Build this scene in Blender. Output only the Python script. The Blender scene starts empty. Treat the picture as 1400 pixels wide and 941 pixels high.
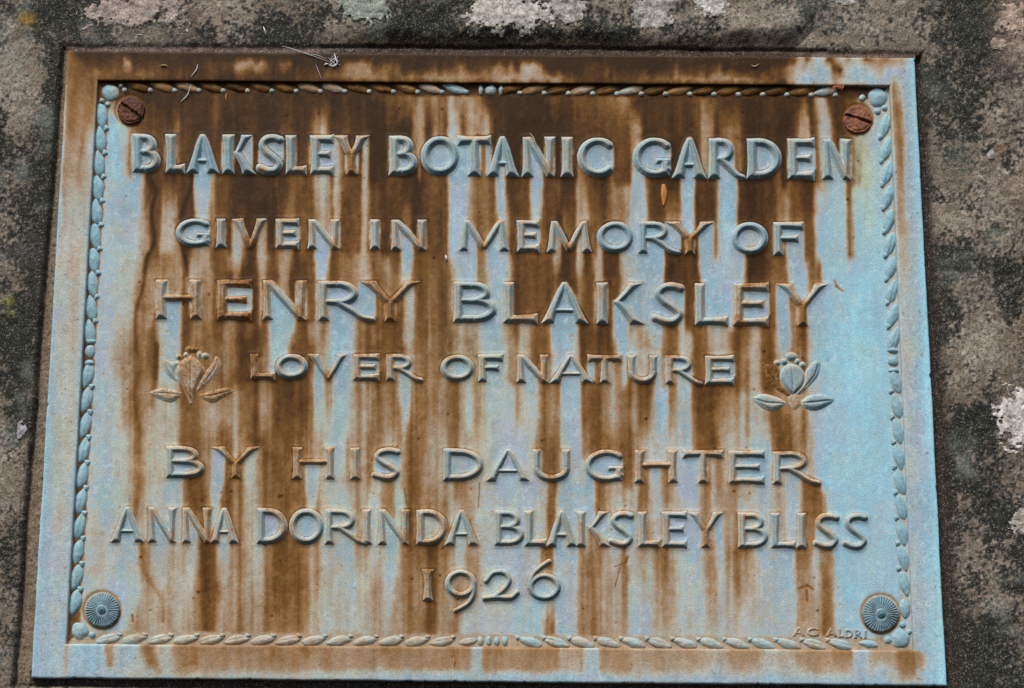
import bpy, math
import numpy as np
from mathutils import Matrix

# ------------------------------------------------------------------ camera
F = 2500.0
CP = np.array([-9.0e-4, -1.2589, -0.2791])
RX, RY, RZ = 1.7955, -0.0043, -0.0132
def rot(rx, ry, rz):
    cx, sx, cy, sy, cz, sz = math.cos(rx), math.sin(rx), math.cos(ry), math.sin(ry), math.cos(rz), math.sin(rz)
    X = np.array([[1, 0, 0], [0, cx, -sx], [0, sx, cx]])
    Y = np.array([[cy, 0, sy], [0, 1, 0], [-sy, 0, cy]])
    Z = np.array([[cz, -sz, 0], [sz, cz, 0], [0, 0, 1]])
    return Z @ Y @ X
RM = rot(RX, RY, RZ)
sc = bpy.context.scene
cam = bpy.data.cameras.new('camera'); co = bpy.data.objects.new('camera', cam)
sc.collection.objects.link(co)
M = Matrix.Identity(4)
for i in range(3):
    for j in range(3): M[i][j] = float(RM[i, j])
    M[i][3] = float(CP[i])
co.matrix_world = M
cam.sensor_width = 36; cam.lens = 36 * F / 1400; cam.clip_start = 0.01; cam.clip_end = 100
sc.camera = co

# ------------------------------------------------------------------ light
SUN = np.array([-0.34, -0.66, 1.05]); SUN /= np.linalg.norm(SUN)
w = bpy.data.worlds.new('World'); sc.world = w; w.use_nodes = True
nt = w.node_tree; nt.nodes.clear()
sky = nt.nodes.new('ShaderNodeTexSky'); sky.sky_type = 'NISHITA'; sky.sun_disc = False
sky.sun_elevation = math.asin(SUN[2]); sky.sun_rotation = math.atan2(SUN[0], SUN[1])
bg = nt.nodes.new('ShaderNodeBackground'); bg.inputs['Strength'].default_value = 0.075
ow = nt.nodes.new('ShaderNodeOutputWorld')
nt.links.new(sky.outputs[0], bg.inputs[0]); nt.links.new(bg.outputs[0], ow.inputs[0])
sl = bpy.data.lights.new('sun', 'SUN'); sl.energy = 4.0; sl.angle = math.radians(32); sl.color = (1, 0.95, 0.87)
so = bpy.data.objects.new('sun', sl); sc.collection.objects.link(so)
from mathutils import Vector
so.rotation_euler = Vector(SUN.tolist()).to_track_quat('Z', 'Y').to_euler()
so.location = (-.5, -1, 1.5)
sc.view_settings.view_transform = 'Standard'; sc.view_settings.look = 'None'
sc.view_settings.exposure = 0.34; sc.view_settings.gamma = 1
sc.view_settings.use_curve_mapping = False

# ------------------------------------------------------------------ mapping from photo points to the wall plane
K = 0.0005                       # one relief unit, metres
def P(px, py, h=0.0):
    """point on the plane y = -h*K seen at photo pixel (px, py)"""
    px, py = np.broadcast_arrays(np.asarray(px, float), np.asarray(py, float))
    d = np.stack([(px - 700) / F, -(py - 470.5) / F, -np.ones_like(px)], -1) @ RM.T
    t = (-h * K - CP[1]) / d[..., 1]
    return CP + d * t[..., None]
def PH(px, py, h, ref=0.0):
    """same ground position as P(px,py,ref) but raised to h"""
    p = P(px, py, ref); p[..., 1] = -np.asarray(h) * K
    return p

# ------------------------------------------------------------------ noise
_lat = {}
def vnoise(x, y, seed=0):
    if seed not in _lat: _lat[seed] = np.random.RandomState(seed + 7).rand(256, 256)
    L = _lat[seed]
    xi = np.floor(x).astype(int); yi = np.floor(y).astype(int)
    fx = x - xi; fy = y - yi
    fx = fx * fx * (3 - 2 * fx); fy = fy * fy * (3 - 2 * fy)
    a = L[yi & 255, xi & 255]; b = L[yi & 255, (xi + 1) & 255]
    c = L[(yi + 1) & 255, xi & 255]; d = L[(yi + 1) & 255, (xi + 1) & 255]
    return (a * (1 - fx) + b * fx) * (1 - fy) + (c * (1 - fx) + d * fx) * fy
def fbm(x, y, sx, sy=None, o=4, seed=0, g=0.5):
    sy = sx if sy is None else sy
    v = 0; a = 1; s = 0
    for k in range(o):
        v = v + a * (vnoise(x / sx * 2 ** k + 11.3 * k, y / sy * 2 ** k + 5.7 * k, seed + k) - .5); s += a; a *= g
    return v / s * 2            # about -1..1
def sst(a, b, x):
    t = np.clip((x - a) / (b - a), 0, 1); return t * t * (3 - 2 * t)
def lin(c):
    c = np.asarray(c, float) / 255
    return np.where(c <= .04045, c / 12.92, ((c + .055) / 1.055) ** 2.4)

# ------------------------------------------------------------------ plaque outline (photo pixels)
OUT = np.array([[93, 70], [1250, 80], [1294, 937], [43, 926]], float)
INN = np.array([[133, 110], [1217, 117], [1250, 890], [90, 881]], float)
def xl_in(y): return 133 - 43 * (y - 110) / 771.
def xr_in(y): return 1217 + 33 * (y - 117) / 773.
def yt_in(x): return 110 + 7 * (x - 133) / 1084.
def yb_in(x): return 881 + 9 * (x - 90) / 1160.
def xl_out(y): return 93 - 50 * (y - 70) / 856.
def xr_out(y): return 1250 + 44 * (y - 80) / 857.
def yt_out(x): return 70 + 10 * (x - 93) / 1157.
def yb_out(x): return 926 + 11 * (x - 43) / 1251.

# ------------------------------------------------------------------ signed distance helpers
def sd_poly(X, Y, p):
    p = np.asarray(p, float); n = len(p)
    d = np.full(X.shape, 1e9); s = np.ones(X.shape)
    j = n - 1
    for i in range(n):
        ex, ey = p[j] - p[i]; wx = X - p[i, 0]; wy = Y - p[i, 1]
        t = np.clip((wx * ex + wy * ey) / (ex * ex + ey * ey + 1e-9), 0, 1)
        bx = wx - ex * t; by = wy - ey * t
        d = np.minimum(d, bx * bx + by * by)
        c1 = Y >= p[i, 1]; c2 = Y < p[j, 1]; c3 = ex * wy > ey * wx
        s = np.where((c1 & c2 & c3) | (~c1 & ~c2 & ~c3), -s, s)
        j = i
    return s * np.sqrt(d)
def sd_chain(X, Y, pts, r):
    d = np.full(X.shape, 1e9)
    r = np.broadcast_to(np.asarray(r, float), (len(pts),))
    for i in range(len(pts) - 1):
        a = np.asarray(pts[i], float); b = np.asarray(pts[i + 1], float); e = b - a
        t = np.clip(((X - a[0]) * e[0] + (Y - a[1]) * e[1]) / (e @ e + 1e-9), 0, 1)
        q = np.hypot(X - a[0] - e[0] * t, Y - a[1] - e[1] * t) - (r[i] + (r[i + 1] - r[i]) * t)
        d = np.minimum(d, q)
    return d
def smin(a, b, k=1.2):
    h = np.clip(.5 + .5 * (b - a) / k, 0, 1)
    return b * (1 - h) + a * h - k * h * (1 - h)
def catmull(pts, n=6):
    p = np.asarray(pts, float); p = np.vstack([2 * p[0] - p[1], p, 2 * p[-1] - p[-2]])
    o = []
    for i in range(1, len(p) - 2):
        for k in range(n):
            t = k / n
            o.append(.5 * ((2 * p[i]) + (-p[i - 1] + p[i + 1]) * t + (2 * p[i - 1] - 5 * p[i] + 4 * p[i + 1] - p[i + 2]) * t * t
                           + (-p[i - 1] + 3 * p[i] - 3 * p[i + 1] + p[i + 2]) * t ** 3))
    o.append(p[-2]); return np.array(o)

# ------------------------------------------------------------------ the alphabet of the plaque
def vs(x0, y0, x1, y1, t, f0=1.35, f1=1.35, k=1.0):
    """steep stroke with level cuts at its ends that flare"""
    L = math.hypot(x1 - x0, y1 - y0); c = min(1.5, L / max(abs(y1 - y0), 1e-3)) * k
    s = np.linspace(0, 1, 13); hw = t / 2 * c * (1 + (f0 - 1) * (1 - s) ** 5 + (f1 - 1) * s ** 5)
    x = x0 + (x1 - x0) * s; y = y0 + (y1 - y0) * s
    return ('p', np.vstack([np.stack([x - hw, y], 1), np.stack([x + hw, y], 1)[::-1]]))
def hs(x0, y0, x1, y1, t, f0=1.0, f1=1.35):
    s = np.linspace(0, 1, 9); hw = t / 2 * (1 + (f0 - 1) * (1 - s) ** 4 + (f1 - 1) * s ** 4)
    x = x0 + (x1 - x0) * s; y = y0 + (y1 - y0) * s
    return ('p', np.vstack([np.stack([x, y - hw], 1), np.stack([x, y + hw], 1)[::-1]]))
def arc(cx, cy, rx, ry, a0, a1, t, t1=None, n=20):
    a = np.radians(np.linspace(a0, a1, n)); t1 = t if t1 is None else t1
    thick = t1 + (t - t1) * np.abs(np.cos(a))
    return ('c', np.stack([cx + rx * np.cos(a), cy + ry * np.sin(a)], 1), thick / 2)
def glyph(ch, w, h, t):
    s = t * .68; b = t * .43; q = t * .86
    if ch == 'I': return [vs(w / 2, 0, w / 2, h, t, 1.3, 1.5)]
    if ch == '1': return [vs(w / 2, 0, w / 2, h, t * 1.0, 1.9, 1.5)]
    if ch == 'L': return [vs(s, 0, s + .5, h, t, 1.3, 1.3), hs(s, h - b, w, h - b - .5, q, 1, 1.5)]
    if ch in 'EF':
        o = [vs(s, 0, s + .3, h, t, 1.3, 1.35), hs(s - 1, b, w, b, q, 1, 1.35), hs(s, h * .49, w * (.87 if ch == 'E' else .84), h * .49, q * .85, 1, 1.4)]
        if ch == 'E': o.append(hs(s, h - b, w, h - b, q, 1, 1.5))
        return o
    if ch == 'T': return [vs(w / 2, 1, w / 2, h, t, 1, 1.5), hs(0, b + .3, w / 2, b, q, 1.45, 1), hs(w / 2, b, w, b + .3, q, 1, 1.45)]
    if ch == 'H': return [vs(s + 1, 0, s, h, t, 1.4, 1.4), vs(w - s - 1, 0, w - s, h, t, 1.4, 1.4), hs(s, h * .46, w - s, h * .46, q * .85, 1, 1)]
    if ch == 'N': return [vs(s * .8, 0, s, h, t * .85, .9, 1.6), vs(w - s, 0, w - s, h * .95, t * .85, 1.5, .8), vs(s * .9, 0, w - s * .8, h, t, .8, .8)]
    if ch == 'M': return [vs(s + w * .06, 0, s * .9, h, t * .85, .8, 1.6), vs(w - s - w * .06, 0, w - s * .9, h, t * .85, .8, 1.6),
                          vs(s + w * .06, 1, w * .5, h * .93, t * .9, .8, .7), vs(w - s - w * .06, 1, w * .5, h * .93, t * .9, .8, .7)]
    if ch == 'A': return [vs(w * .5 - .5, 0, s * .9, h, t * .92, .45, 1.5), vs(w * .5 + .5, 0, w - s * .9, h, t * .95, .45, 1.5),
                          hs(w * .25, h * .68, w * .75, h * .68, q * .62, 1, 1)]
    if ch == 'V': return [vs(s * 1.1, 0, w * .5, h, t * .9, 1.7, .4), vs(w - s * 1.1, 0, w * .5, h, t * .85, 1.6, .4)]
    if ch == 'Y': return [vs(s * 1.2, 0, w * .5, h * .56, t * .8, 1.8, .9), vs(w - s * 1.2, 0, w * .5, h * .56, t * .75, 1.8, .9),
                          vs(w * .5, h * .46, w * .5, h, t, 1, 1.4)]
    if ch == 'K': return [vs(s, 0, s, h, t, 1.4, 1.4), vs(w - s * 1.3, .3, w * .43, h * .5, t * .72, 1.7, .7), vs(w * .43, h * .42, w - s * 1.0, h, t * .85, .7, 1.6)]
    if ch == 'O': return [arc(w / 2, h / 2, w / 2 - t / 2, h / 2 - t * .46, 0, 360, t, t * .92, 30)]
    if ch == 'C': return [arc(w * .6, h / 2, w * .6 - t / 2, h / 2 - t * .42, -48, -312, t, t * .78)]
    if ch == 'G': return [arc(w * .58, h / 2, w * .58 - t / 2, h / 2 - t * .42, -48, -315, t, t * .8), vs(w - t * .6, h * .55, w - t * .6, h * .95, t, 1.2, 1),
                          hs(w * .6, h * .58, w, h * .58, q * .7, 1, 1)]
    if ch in 'DBR1':
        o = [vs(s, 0, s, h, t, 1.25, 1.35)]
        if ch == 'D':
            o += [arc(w * .38, h / 2, w * .62 - t / 2, h / 2 - b, -90, 90, t, q), hs(s, b, w * .4, b, q, 1, 1), hs(s, h - b, w * .4, h - b, q, 1, 1)]
            return o
        m = h * (.47 if ch == 'B' else .53); rw = w * (.86 if ch == 'B' else .72)
        o += [arc(rw * .5, (b + m) / 2, rw * .5 - t / 2, (m - b) / 2, -90, 90, t, q * .9), hs(s, b, rw * .52, b, q * .95, 1, 1), hs(s, m, rw * .52, m, q * .85, 1, 1)]
        if ch == 'B':
            o += [arc(w * .5, (m + h - b) / 2, w * .5 - t / 2, (h - b - m) / 2, -90, 90, t, q * .9), hs(s, h - b, w * .52, h - b, q, 1, 1)]
        else:
            o.append(('c', catmull([(w * .36, m), (w * .58, h * .72), (w * .78, h * .9), (w - 2.5, h * .965)], 4), np.linspace(t * .45, t * .33, 13)))
        return o
    if ch == 'S': return [('c', catmull([(w * .88, h * .13), (w * .62, h * .085), (w * .34, h * .12), (w * .2, h * .27), (w * .36, h * .44), (w * .66, h * .6), (w * .84, h * .76),
                                         (w * .68, h * .91), (w * .4, h * .92), (w * .1, h * .84)], 4), t * .47)]
    if ch == 'U': return [vs(s, 0, s, h * .62, t, 1.3, 1), vs(w - s, 0, w - s, h * .62, t, 1.3, 1), arc(w / 2, h * .6, w / 2 - s, h * .4 - t * .45, 0, 180, t, t * .9)]
    if ch == '9': return [arc(w * .5, 20, w * .5 - t / 2, 20 - t / 2, 0, 360, t, t * .85, 26), ('c', catmull([(w - t / 2, 18), (w - t * .55, 34), (w * .72, 47), (w * .32, h - 2)], 4), np.linspace(t * .5, t * .3, 13))]
    if ch == '6': return [arc(w * .5, h - 19.5, w * .5 - t / 2, 19.5 - t / 2, 0, 360, t, t * .85, 26), ('c', catmull([(t / 2, h - 18), (t * .7, h - 34), (w * .36, 12), (w * .64, 3)], 4), np.linspace(t * .5, t * .4, 13))]
    if ch == '2': return [('c', catmull([(4, h * .36), (w * .28, h * .1), (w * .58, h * .1), (w * .72, h * .33), (w * .6, h * .6), (w * .3, h * .9)], 4), t * .46),
                          ('c', catmull([(2, h - 3), (w * .4, h - 4.5), (w * .75, h - 4), (w - 3, h * .74)], 4), t * .44)]
    return []

# text, extents (photo px) of every letter, patina level of every letter, stroke thickness; top and bottom as (y at x=0, slope)
LINES = [
 ('top line of raised lettering', (181.7, .0072), (234.2, .0098), 11.2,
  [('B',180,220,1.5),('L',225,253,2),('A',255,299,1.5),('K',304,349,1.7),('S',352,387,2),('L',389,420,2.3),('E',423,457,2.2),('Y',455,506,3.2),
   ('B',531,571,1.8),('O',575,628,1.2),('T',625,672,1.9),('A',666,708,1.7),('N',713,760,2),('I',767,784,2.4),('C',789,837,1.8),('G',865,917,1.6),
   ('A',920,965,1.6),('R',968,1018,1.8),('D',1020,1069,1.4),('E',1076,1114,2.4),('N',1123,1165,2)]),
 ('second line of raised lettering', (296.4, .0072), (334.2, .0136), 9.4,
  [('G',240,287,2),('I',295,309,2.6),('V',317,366,4),('E',376,409,3),('N',420,465,2.8),('I',505,520,3),('N',534,584,3),('M',627,696,3),('E',706,738,3),
   ('M',747,809,3),('O',816,866,1.6),('R',872,930,2.2),('Y',911,976,3.8),('O',1000,1050,1.4),('F',1057,1099,2.6)]),
 ('third and tallest line of raised lettering', (380.6, .0068), (433.6, .0112), 10.8,
  [('H',212,276,3.8),('E',296,344,5.2),('N',358,420,3.2),('R',434,512,2.6),('Y',493,574,4.2),('B',619,679,2.1),('L',687,735,2.5),('A',741,803,2.1),
   ('K',815,880,2.1),('S',891,936,1.8),('L',949,996,2),('E',1002,1051,3.6),('Y',1062,1133,3.6)]),
 ('fourth line of raised lettering', (482.2, .0040), (513.9, .0122), 8.8,
  [('L',341,376,4),('O',376,421,2),('V',421,476,3.5),('E',482,519,3.6),('R',527,578,3.2),('O',602,648,2),('F',653,688,2.6),('N',706,751,3),
   ('A',752,810,2.6),('T',803,850,3.6),('U',857,900,2.6),('R',909,961,3.2),('E',963,1004,2.3)]),
 ('fifth line of raised lettering', (608.1, .0083), (651.2, .0098), 9.0,
  [('B',226,279,2.6),('Y',289,355,4.4),('H',399,458,4.2),('I',477,494,3.4),('S',508,548,3),('D',605,661,2.6),('A',665,724,2.8),('U',727,781,3),
   ('G',799,852,3),('H',867,927,3.6),('T',933,989,3.7),('E',995,1046,3.2),('R',1056,1122,3)]),
 ('sixth line of raised lettering', (691.8, .0087), (740, .0092), 9.2,
  [('A',151,197,2.2),('N',201,242,3),('N',248,290,3.4),('A',287,326,2.6),('D',350,393,2.2),('O',395,443,2),('R',443,503,3.2),('I',493,510,3.2),('N',516,561,3),
   ('D',568,612,2.8),('A',608,654,2.5),('B',675,717,2.7),('L',716,748,2.7),('A',747,789,2.7),('K',787,835,3),('S',832,867,2.6),('L',871,903,2.7),('E',904,940,2.4),
   ('Y',939,991,3.2),('B',1008,1051,2.6),('L',1053,1089,2.6),('I',1087,1104,2.7),('S',1112,1148,2.7),('S',1152,1187,2.3)]),
]
DIGITS = [('1',574,596,778,821,3.6),('9',608,652,778,837,2.4),('2',610+51,710,779,821,2.6),('6',721,767,765,822,2.2)]

G = []            # every letter: dict(line, ch, x0,y0 grid, X,Y, sd, level)
CELL = 1.0
def add_glyph(line, ch, x0, x1, yt, yb, t, lev, prims=None, cell=CELL):
    wd = x1 - x0; ht = yb - yt
    nx = int((wd + 8) / cell) + 1; ny = int((ht + 8) / cell) + 1
    X, Y = np.meshgrid(np.arange(nx) * cell - 4, np.arange(ny) * cell - 4)
    rs = np.random.RandomState(int(x0 * 7 + yt))
    Xw = X + .5 * fbm(X + x0, Y + yt, 17, o=2, seed=40) ; Yw = Y + .5 * fbm(X + x0, Y + yt, 15, o=2, seed=44)
    d = None
    for pr in (prims or glyph(ch, wd, ht, t)):
        q = sd_poly(Xw, Yw, pr[1]) if pr[0] == 'p' else sd_chain(Xw, Yw, pr[1], pr[2])
        d = q if d is None else smin(d, q)
    G.append(dict(line=line, ch=ch, PX=X + x0, PY=Y + yt, sd=d, lev=lev, w=wd, h=ht, t=t, X=X, Y=Y))
for li, (lab, tp, bt, t, ls) in enumerate(LINES):
    for ch, x0, x1, lev in ls:
        xm = (x0 + x1) / 2
        add_glyph(li, ch, x0, x1, tp[0] + tp[1] * xm, bt[0] + bt[1] * xm, t * 1.1, lev)
for ch, x0, x1, y0, y1, lev in DIGITS:
    add_glyph(6, ch, x0, x1, y0, y1, 9.0, lev)

# raster of the letters, photo pixels
H0, W0 = 960, 1400
YY, XX = np.mgrid[0:H0, 0:W0].astype(float)
LSD = np.full((H0, W0), 30.)
for g in G:
    ix = np.clip(np.round(g['PX']).astype(int), 0, W0 - 1); iy = np.clip(np.round(g['PY']).astype(int), 0, H0 - 1)
    np.minimum.at(LSD, (iy, ix), g['sd'])
LMASK = LSD < 0

# ------------------------------------------------------------------ patina and run-off stains
# each row: height on the plaque (y measured at the left edge) and the stain along it (x : value)
# 0 pale cyan patina .. 3 pinkish grey .. 6 tan .. 9 darkest brown
ROWS = {
130: "128:3 137:3 146:3 152:7 200:8 250:8 300:7.5 400:8 500:8 560:6 575:5 600:6.5 610:6 617:3 624:6 640:5 655:5 665:8 740:8 780:7 860:6 870:8 950:7 960:6 1000:8 1090:8 1100:6 1108:8 1118:4 1125:3 1133:7 1150:8 1180:5 1192:3 1215:2",
170: "124:2 148:1 166:1 172:3 178:6 190:7 240:6.5 244:5.5 250:7 300:8 420:7.3 432:5 445:5 452:7 500:8 560:8 566:5 578:5 584:8 594:6 604:6 610:7 615:4 620:2 626:4 632:7 642:5 668:5 676:8 710:8.4 755:8.6 775:7.5 800:7.5 860:7 866:5.2 874:5.2 882:8 955:7.5 962:5 974:5 980:8 990:6 1010:6 1018:8 1085:8.4 1094:5 1104:4 1110:7 1116:6 1122:3 1132:2 1138:6 1145:7.5 1160:7 1172:4.5 1185:3 1195:1.5 1215:1",
240: "118:1 155:2 185:1 195:4 200:7 260:7.5 264:8 267:1.5 283:1 288:4 297:7.5 340:8.2 390:8 398:6.3 420:7 426:6 431:4 444:4 454:6 457:3 461:3 465:6 470:7 493:7 495:5 498:3 502:4 506:6 530:7.3 545:7 552:8.4 575:8 584:6.5 600:6.5 610:7 616:3 620:1 636:1 641:4 647:6 675:6.6 678:5 680:1.5 688:2 691:4 694:7 722:7 725:5 727:1.7 738:1.7 741:5 744:7 759:7.6 763:5.3 770:8 785:8 789:5 800:6 805:7 826:8 835:6 853:6 861:5 864:2 879:2 884:6 890:8 916:8 930:7 933:3 936:1 945:1 949:4 952:8 971:8 979:6 982:3 984:1 1004:1 1008:4 1010:7 1021:8 1055:8 1064:6 1075:6 1082:7 1109:8 1113:5 1117:3 1125:4 1131:4 1136:2 1154:2 1157:6 1163:6 1167:3 1176:2 1186:2 1197:1.5 1218:1",
296: "114:1.5 150:2.4 188:2 193:4 203:4.3 208:7 218:7 223:4 240:4 244:7 264:7.3 268:4 271:2 282:2 290:5 297:7 340:8 373:8 392:6 409:6.4 428:6.6 433:5 443:5 456:6 459:4 463:4 467:7 493:7 497:5 501:4 504:6 530:8 547:7 554:6 560:6 567:8 576:7 604:7 612:7 615:3 619:1 636:1 641:4 647:6 675:6.3 680:5 683:2 689:2 693:5 697:7 722:7 726:5 729:2 735:2 738:5 742:7 766:7.3 770:6 785:7 791:5 800:4 805:6 826:7 835:6 853:6 859:5 863:2 883:2 887:6.5 893:8 910:7 916:5.5 930:5.5 934:3 937:1 944:1 948:4 953:8 977:7 982:4 986:1 1005:1 1009:5 1014:7.5 1060:7.5 1066:5 1075:5 1080:6.4 1110:6.6 1114:4 1118:2 1154:2 1158:6 1165:5 1168:2 1190:1.5 1222:1",
345: "110:2 143:2.3 188:2.6 197:5 201:7.3 211:7 221:6 245:5.5 250:7 258:8 266:5.4 284:4 291:7 308:7 313:5 318:3 328:3 332:6 341:8 349:8 354:4.3 365:4 371:7 382:6 390:5 397:5 404:8 412:7 427:7 430:4 433:1 447:1 450:4 455:7 471:6 490:6 499:4 505:4 508:6.4 518:6 522:4 529:4 534:7 546:7 549:4 552:1 562:1 565:5 568:7 600:6.5 611:6.6 616:5 622:2 634:3 639:1 650:1 652:4 654:6.3 663:6 666:3 670:1 678:1 683:3 692:3 698:5 704:7.2 750:7 756:6.5 759:4 763:3 766:5 769:8 786:8 790:4 796:4 800:8 808:7 814:4 822:4 826:8 844:8 851:4 861:3 874:2 888:1.7 903:1 906:4 909:8 953:7.4 957:4 961:1 972:2 990:2.4 1015:1.6 1019:5 1024:8 1045:8 1056:7 1073:7 1076:5 1080:2 1087:3 1097:2 1101:4 1106:6 1121:6 1124:2 1130:1 1223:1",
380: "106:2.3 143:2.6 185:3 190:5 201:5.6 212:5.3 248:5.2 252:7 261:5 287:5.3 295:7 316:7 320:5.6 326:6 331:8 352:8 357:5 362:5 367:7 378:7.4 386:5.3 393:5 397:8 415:7.4 430:6.6 435:2 443:1.6 447:5 453:7 470:6.4 491:6 497:4.6 505:4 510:6 521:6.3 525:5 530:5 535:6.4 545:6.4 548:4 551:3 560:3 564:6 570:7 590:6.3 611:7 618:5 624:2 646:1.6 650:4 654:6.3 664:6.2 669:4 672:2 687:2 696:4 700:6 709:7.4 750:7.2 757:7 761:6 769:8 786:8 792:6 797:6 803:7 811:7 816:4 823:4 828:8 846:8 852:5 859:3 874:2 903:1.8 906:5 910:8 957:7.3 961:4 966:1 990:2 1013:1.6 1019:6 1024:8 1043:8 1052:7 1077:6.5 1081:2 1102:2 1106:6 1123:6 1126:2 1132:1 1224:1",
446: "102:2 130:2.2 150:3 178:3.6 188:5 204:6 211:7.2 217:5 222:3 232:1.7 243:1.6 246:6 252:8 259:8 266:6 283:6 293:7 304:7 310:5 316:5 322:7.2 339:7 346:8 358:8 363:6.4 368:4 372:1 399:1 402:4 405:7 419:8 423:5 428:3 441:5 446:4.5 450:3 453:1 478:1 482:3 486:5 492:6.4 519:6 527:7 541:7.4 549:7 553:4 557:3 564:3 567:6.4 575:7 586:7 588:5 592:6.6 616:6 621:5 630:3 636:5 653:6 658:3 666:1 686:2 690:5 696:6 703:6 714:5 720:5 726:6.6 749:6.3 753:4 757:1 786:1 789:5 792:7.4 833:8 836:6 840:1 857:1 861:4 885:4.4 893:2 903:2 907:6.6 927:7 932:4 944:4 948:7 964:6.2 970:3 981:4 994:5 1000:7.2 1016:7 1022:5 1035:4 1040:7 1055:8 1059:5 1066:2 1079:2 1083:6 1098:7 1104:5 1109:2 1115:1 1226:1",
475: "100:2 128:2.2 150:3 175:3.8 185:5.4 197:5 203:7 217:7 221:3.4 239:2 244:5 250:8 257:7.4 265:6 302:6.3 309:5 315:5 321:7.2 340:8 358:7.4 363:6 369:4 373:1 393:1.8 396:5 400:7.4 421:7.4 426:6 432:5 447:3.6 453:1 476:1 483:4 489:6.2 530:7 551:7.2 555:4 564:4 568:6.2 588:6.2 616:6.2 623:4 632:4 640:6 656:5 662:2 688:2 693:4 697:6 706:4 721:5 727:7 751:6.4 755:3 759:1 779:1.8 788:4 794:7.5 838:7.5 844:4 848:1 857:1.8 883:3.8 901:3 907:6.8 927:6.4 931:4 944:4 949:7.2 964:7 970:4 983:4 994:5 1005:7.2 1018:6 1024:4 1035:4 1040:7.3 1055:8 1061:5 1068:3 1078:3 1083:6.3 1103:5.4 1108:2 1115:1 1228:1",
524: "98:1.6 125:2 150:2.4 172:3.4 178:5.3 190:5.6 207:5 217:4.2 240:4.4 245:7 258:7 266:5.6 306:5.4 318:6.2 345:7.3 354:6.4 367:6.4 373:8 423:8 428:4 432:1 440:1 443:4 447:6 453:6 456:2 460:1 474:1 479:4 485:6.3 493:5 505:5 512:7 518:7 521:4 525:4 529:6.2 542:6.2 546:2 560:1.6 563:5 567:7.2 585:6.8 598:6.4 603:4 608:4 613:6.4 626:7 632:4 642:3 649:6.3 663:6 667:2 703:2 708:5 714:6 718:2 732:1.8 738:5 742:7 764:6.2 768:2 791:1 795:6 803:7 825:6.8 832:5 836:4 844:7 861:6 868:5 873:7 890:7.2 895:3 898:1 911:1 915:6 924:6 928:2 942:2 946:6 951:8 965:8 1000:7.4 1005:5 1015:4 1042:3.6 1056:6.2 1070:6 1080:5 1100:3 1112:1.6 1120:1 1228:1",
565: "94:1.4 125:2 155:2.6 172:4.6 182:6.2 188:5.2 194:6 204:4.2 238:3.8 244:6.6 262:7 269:5 282:4 320:4.4 331:7 349:7.2 355:5.2 367:5 374:8 423:8 428:4 432:2 440:3 446:4.3 453:4 457:2 475:1.6 480:4.8 490:5 505:4 511:6 518:6 523:4 529:6.2 542:6.2 547:4 550:2 557:1.6 561:5 566:7 585:6.8 592:5.4 603:4.8 608:4 613:6.2 625:7 632:5 636:3 645:2.8 649:6 661:5.4 668:2 701:1.8 708:4 715:5 719:2.6 734:2.4 740:5 744:7 764:5.4 768:2 790:2 795:5 799:7 828:7 833:5 838:4 842:6.8 856:6 860:4 870:4 875:6.2 888:6.4 892:3 909:1.4 914:5 925:5 929:1.7 942:1.8 946:6 951:8 974:7.6 980:6.2 998:6 1004:4 1025:3.6 1050:4 1056:6.4 1061:7.6 1080:7.6 1085:5 1106:4.8 1110:2 1116:1 1232:1",
602: "92:1.4 120:2 160:2.2 175:3 182:5 188:5.8 194:4.4 210:3.8 240:3.8 244:7.2 271:6.4 276:5 288:5 294:6.2 314:6.2 322:5 332:5.2 337:7.4 364:7.2 372:6.8 396:7 423:7.2 428:5 449:3 458:1 467:1 473:4 484:5 499:4 508:6 517:6 522:4.3 543:4.4 552:4 556:7 579:7 583:5 603:4 607:3 612:6 627:6 631:3 640:4 654:4.6 662:4 671:3 680:1.6 711:1.4 725:4 732:4.4 743:6 761:7 765:4 769:2 793:2 799:5 805:7.3 851:7 861:6.2 870:5.4 875:4 893:2.6 910:2 943:2 947:5 951:8 979:7.4 984:5 1012:4 1027:3 1053:2 1057:6 1061:8 1083:8 1088:5 1110:4 1115:2 1120:1 1234:1",
660: "88:1.2 116:1.8 160:2.2 178:3 184:5 196:6 204:4 212:3 245:2.8 249:3 254:7.4 283:7 288:4 291:1.3 303:1 307:5 311:7 329:7 336:3.4 350:3 356:6.2 396:7.2 414:7 419:4 422:2 433:2 437:5 444:5 449:3 473:1.8 479:5 490:5 495:3 499:5 508:3 517:3 523:6.2 538:6.2 542:2 551:3 556:5 562:7.2 580:7.2 586:5 603:5 608:4 620:4.4 626:6 633:6 641:4 656:3.8 674:3 680:1 705:1 712:3 722:2 748:2.7 751:6 758:7.4 762:3 768:2 810:1.8 814:4 819:7 828:6.3 838:4 851:4.7 860:3.6 874:4 878:6 888:7 891:3 896:2 901:2 906:5 916:5.2 925:4 944:2 953:3 958:6 970:6 973:2 979:5 983:7 1006:7.2 1012:4 1042:3.6 1048:2 1057:2 1062:4 1073:4.3 1079:2 1094:2 1097:5 1101:7 1123:7.3 1127:7 1131:2 1138:1 1236:1",
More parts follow.
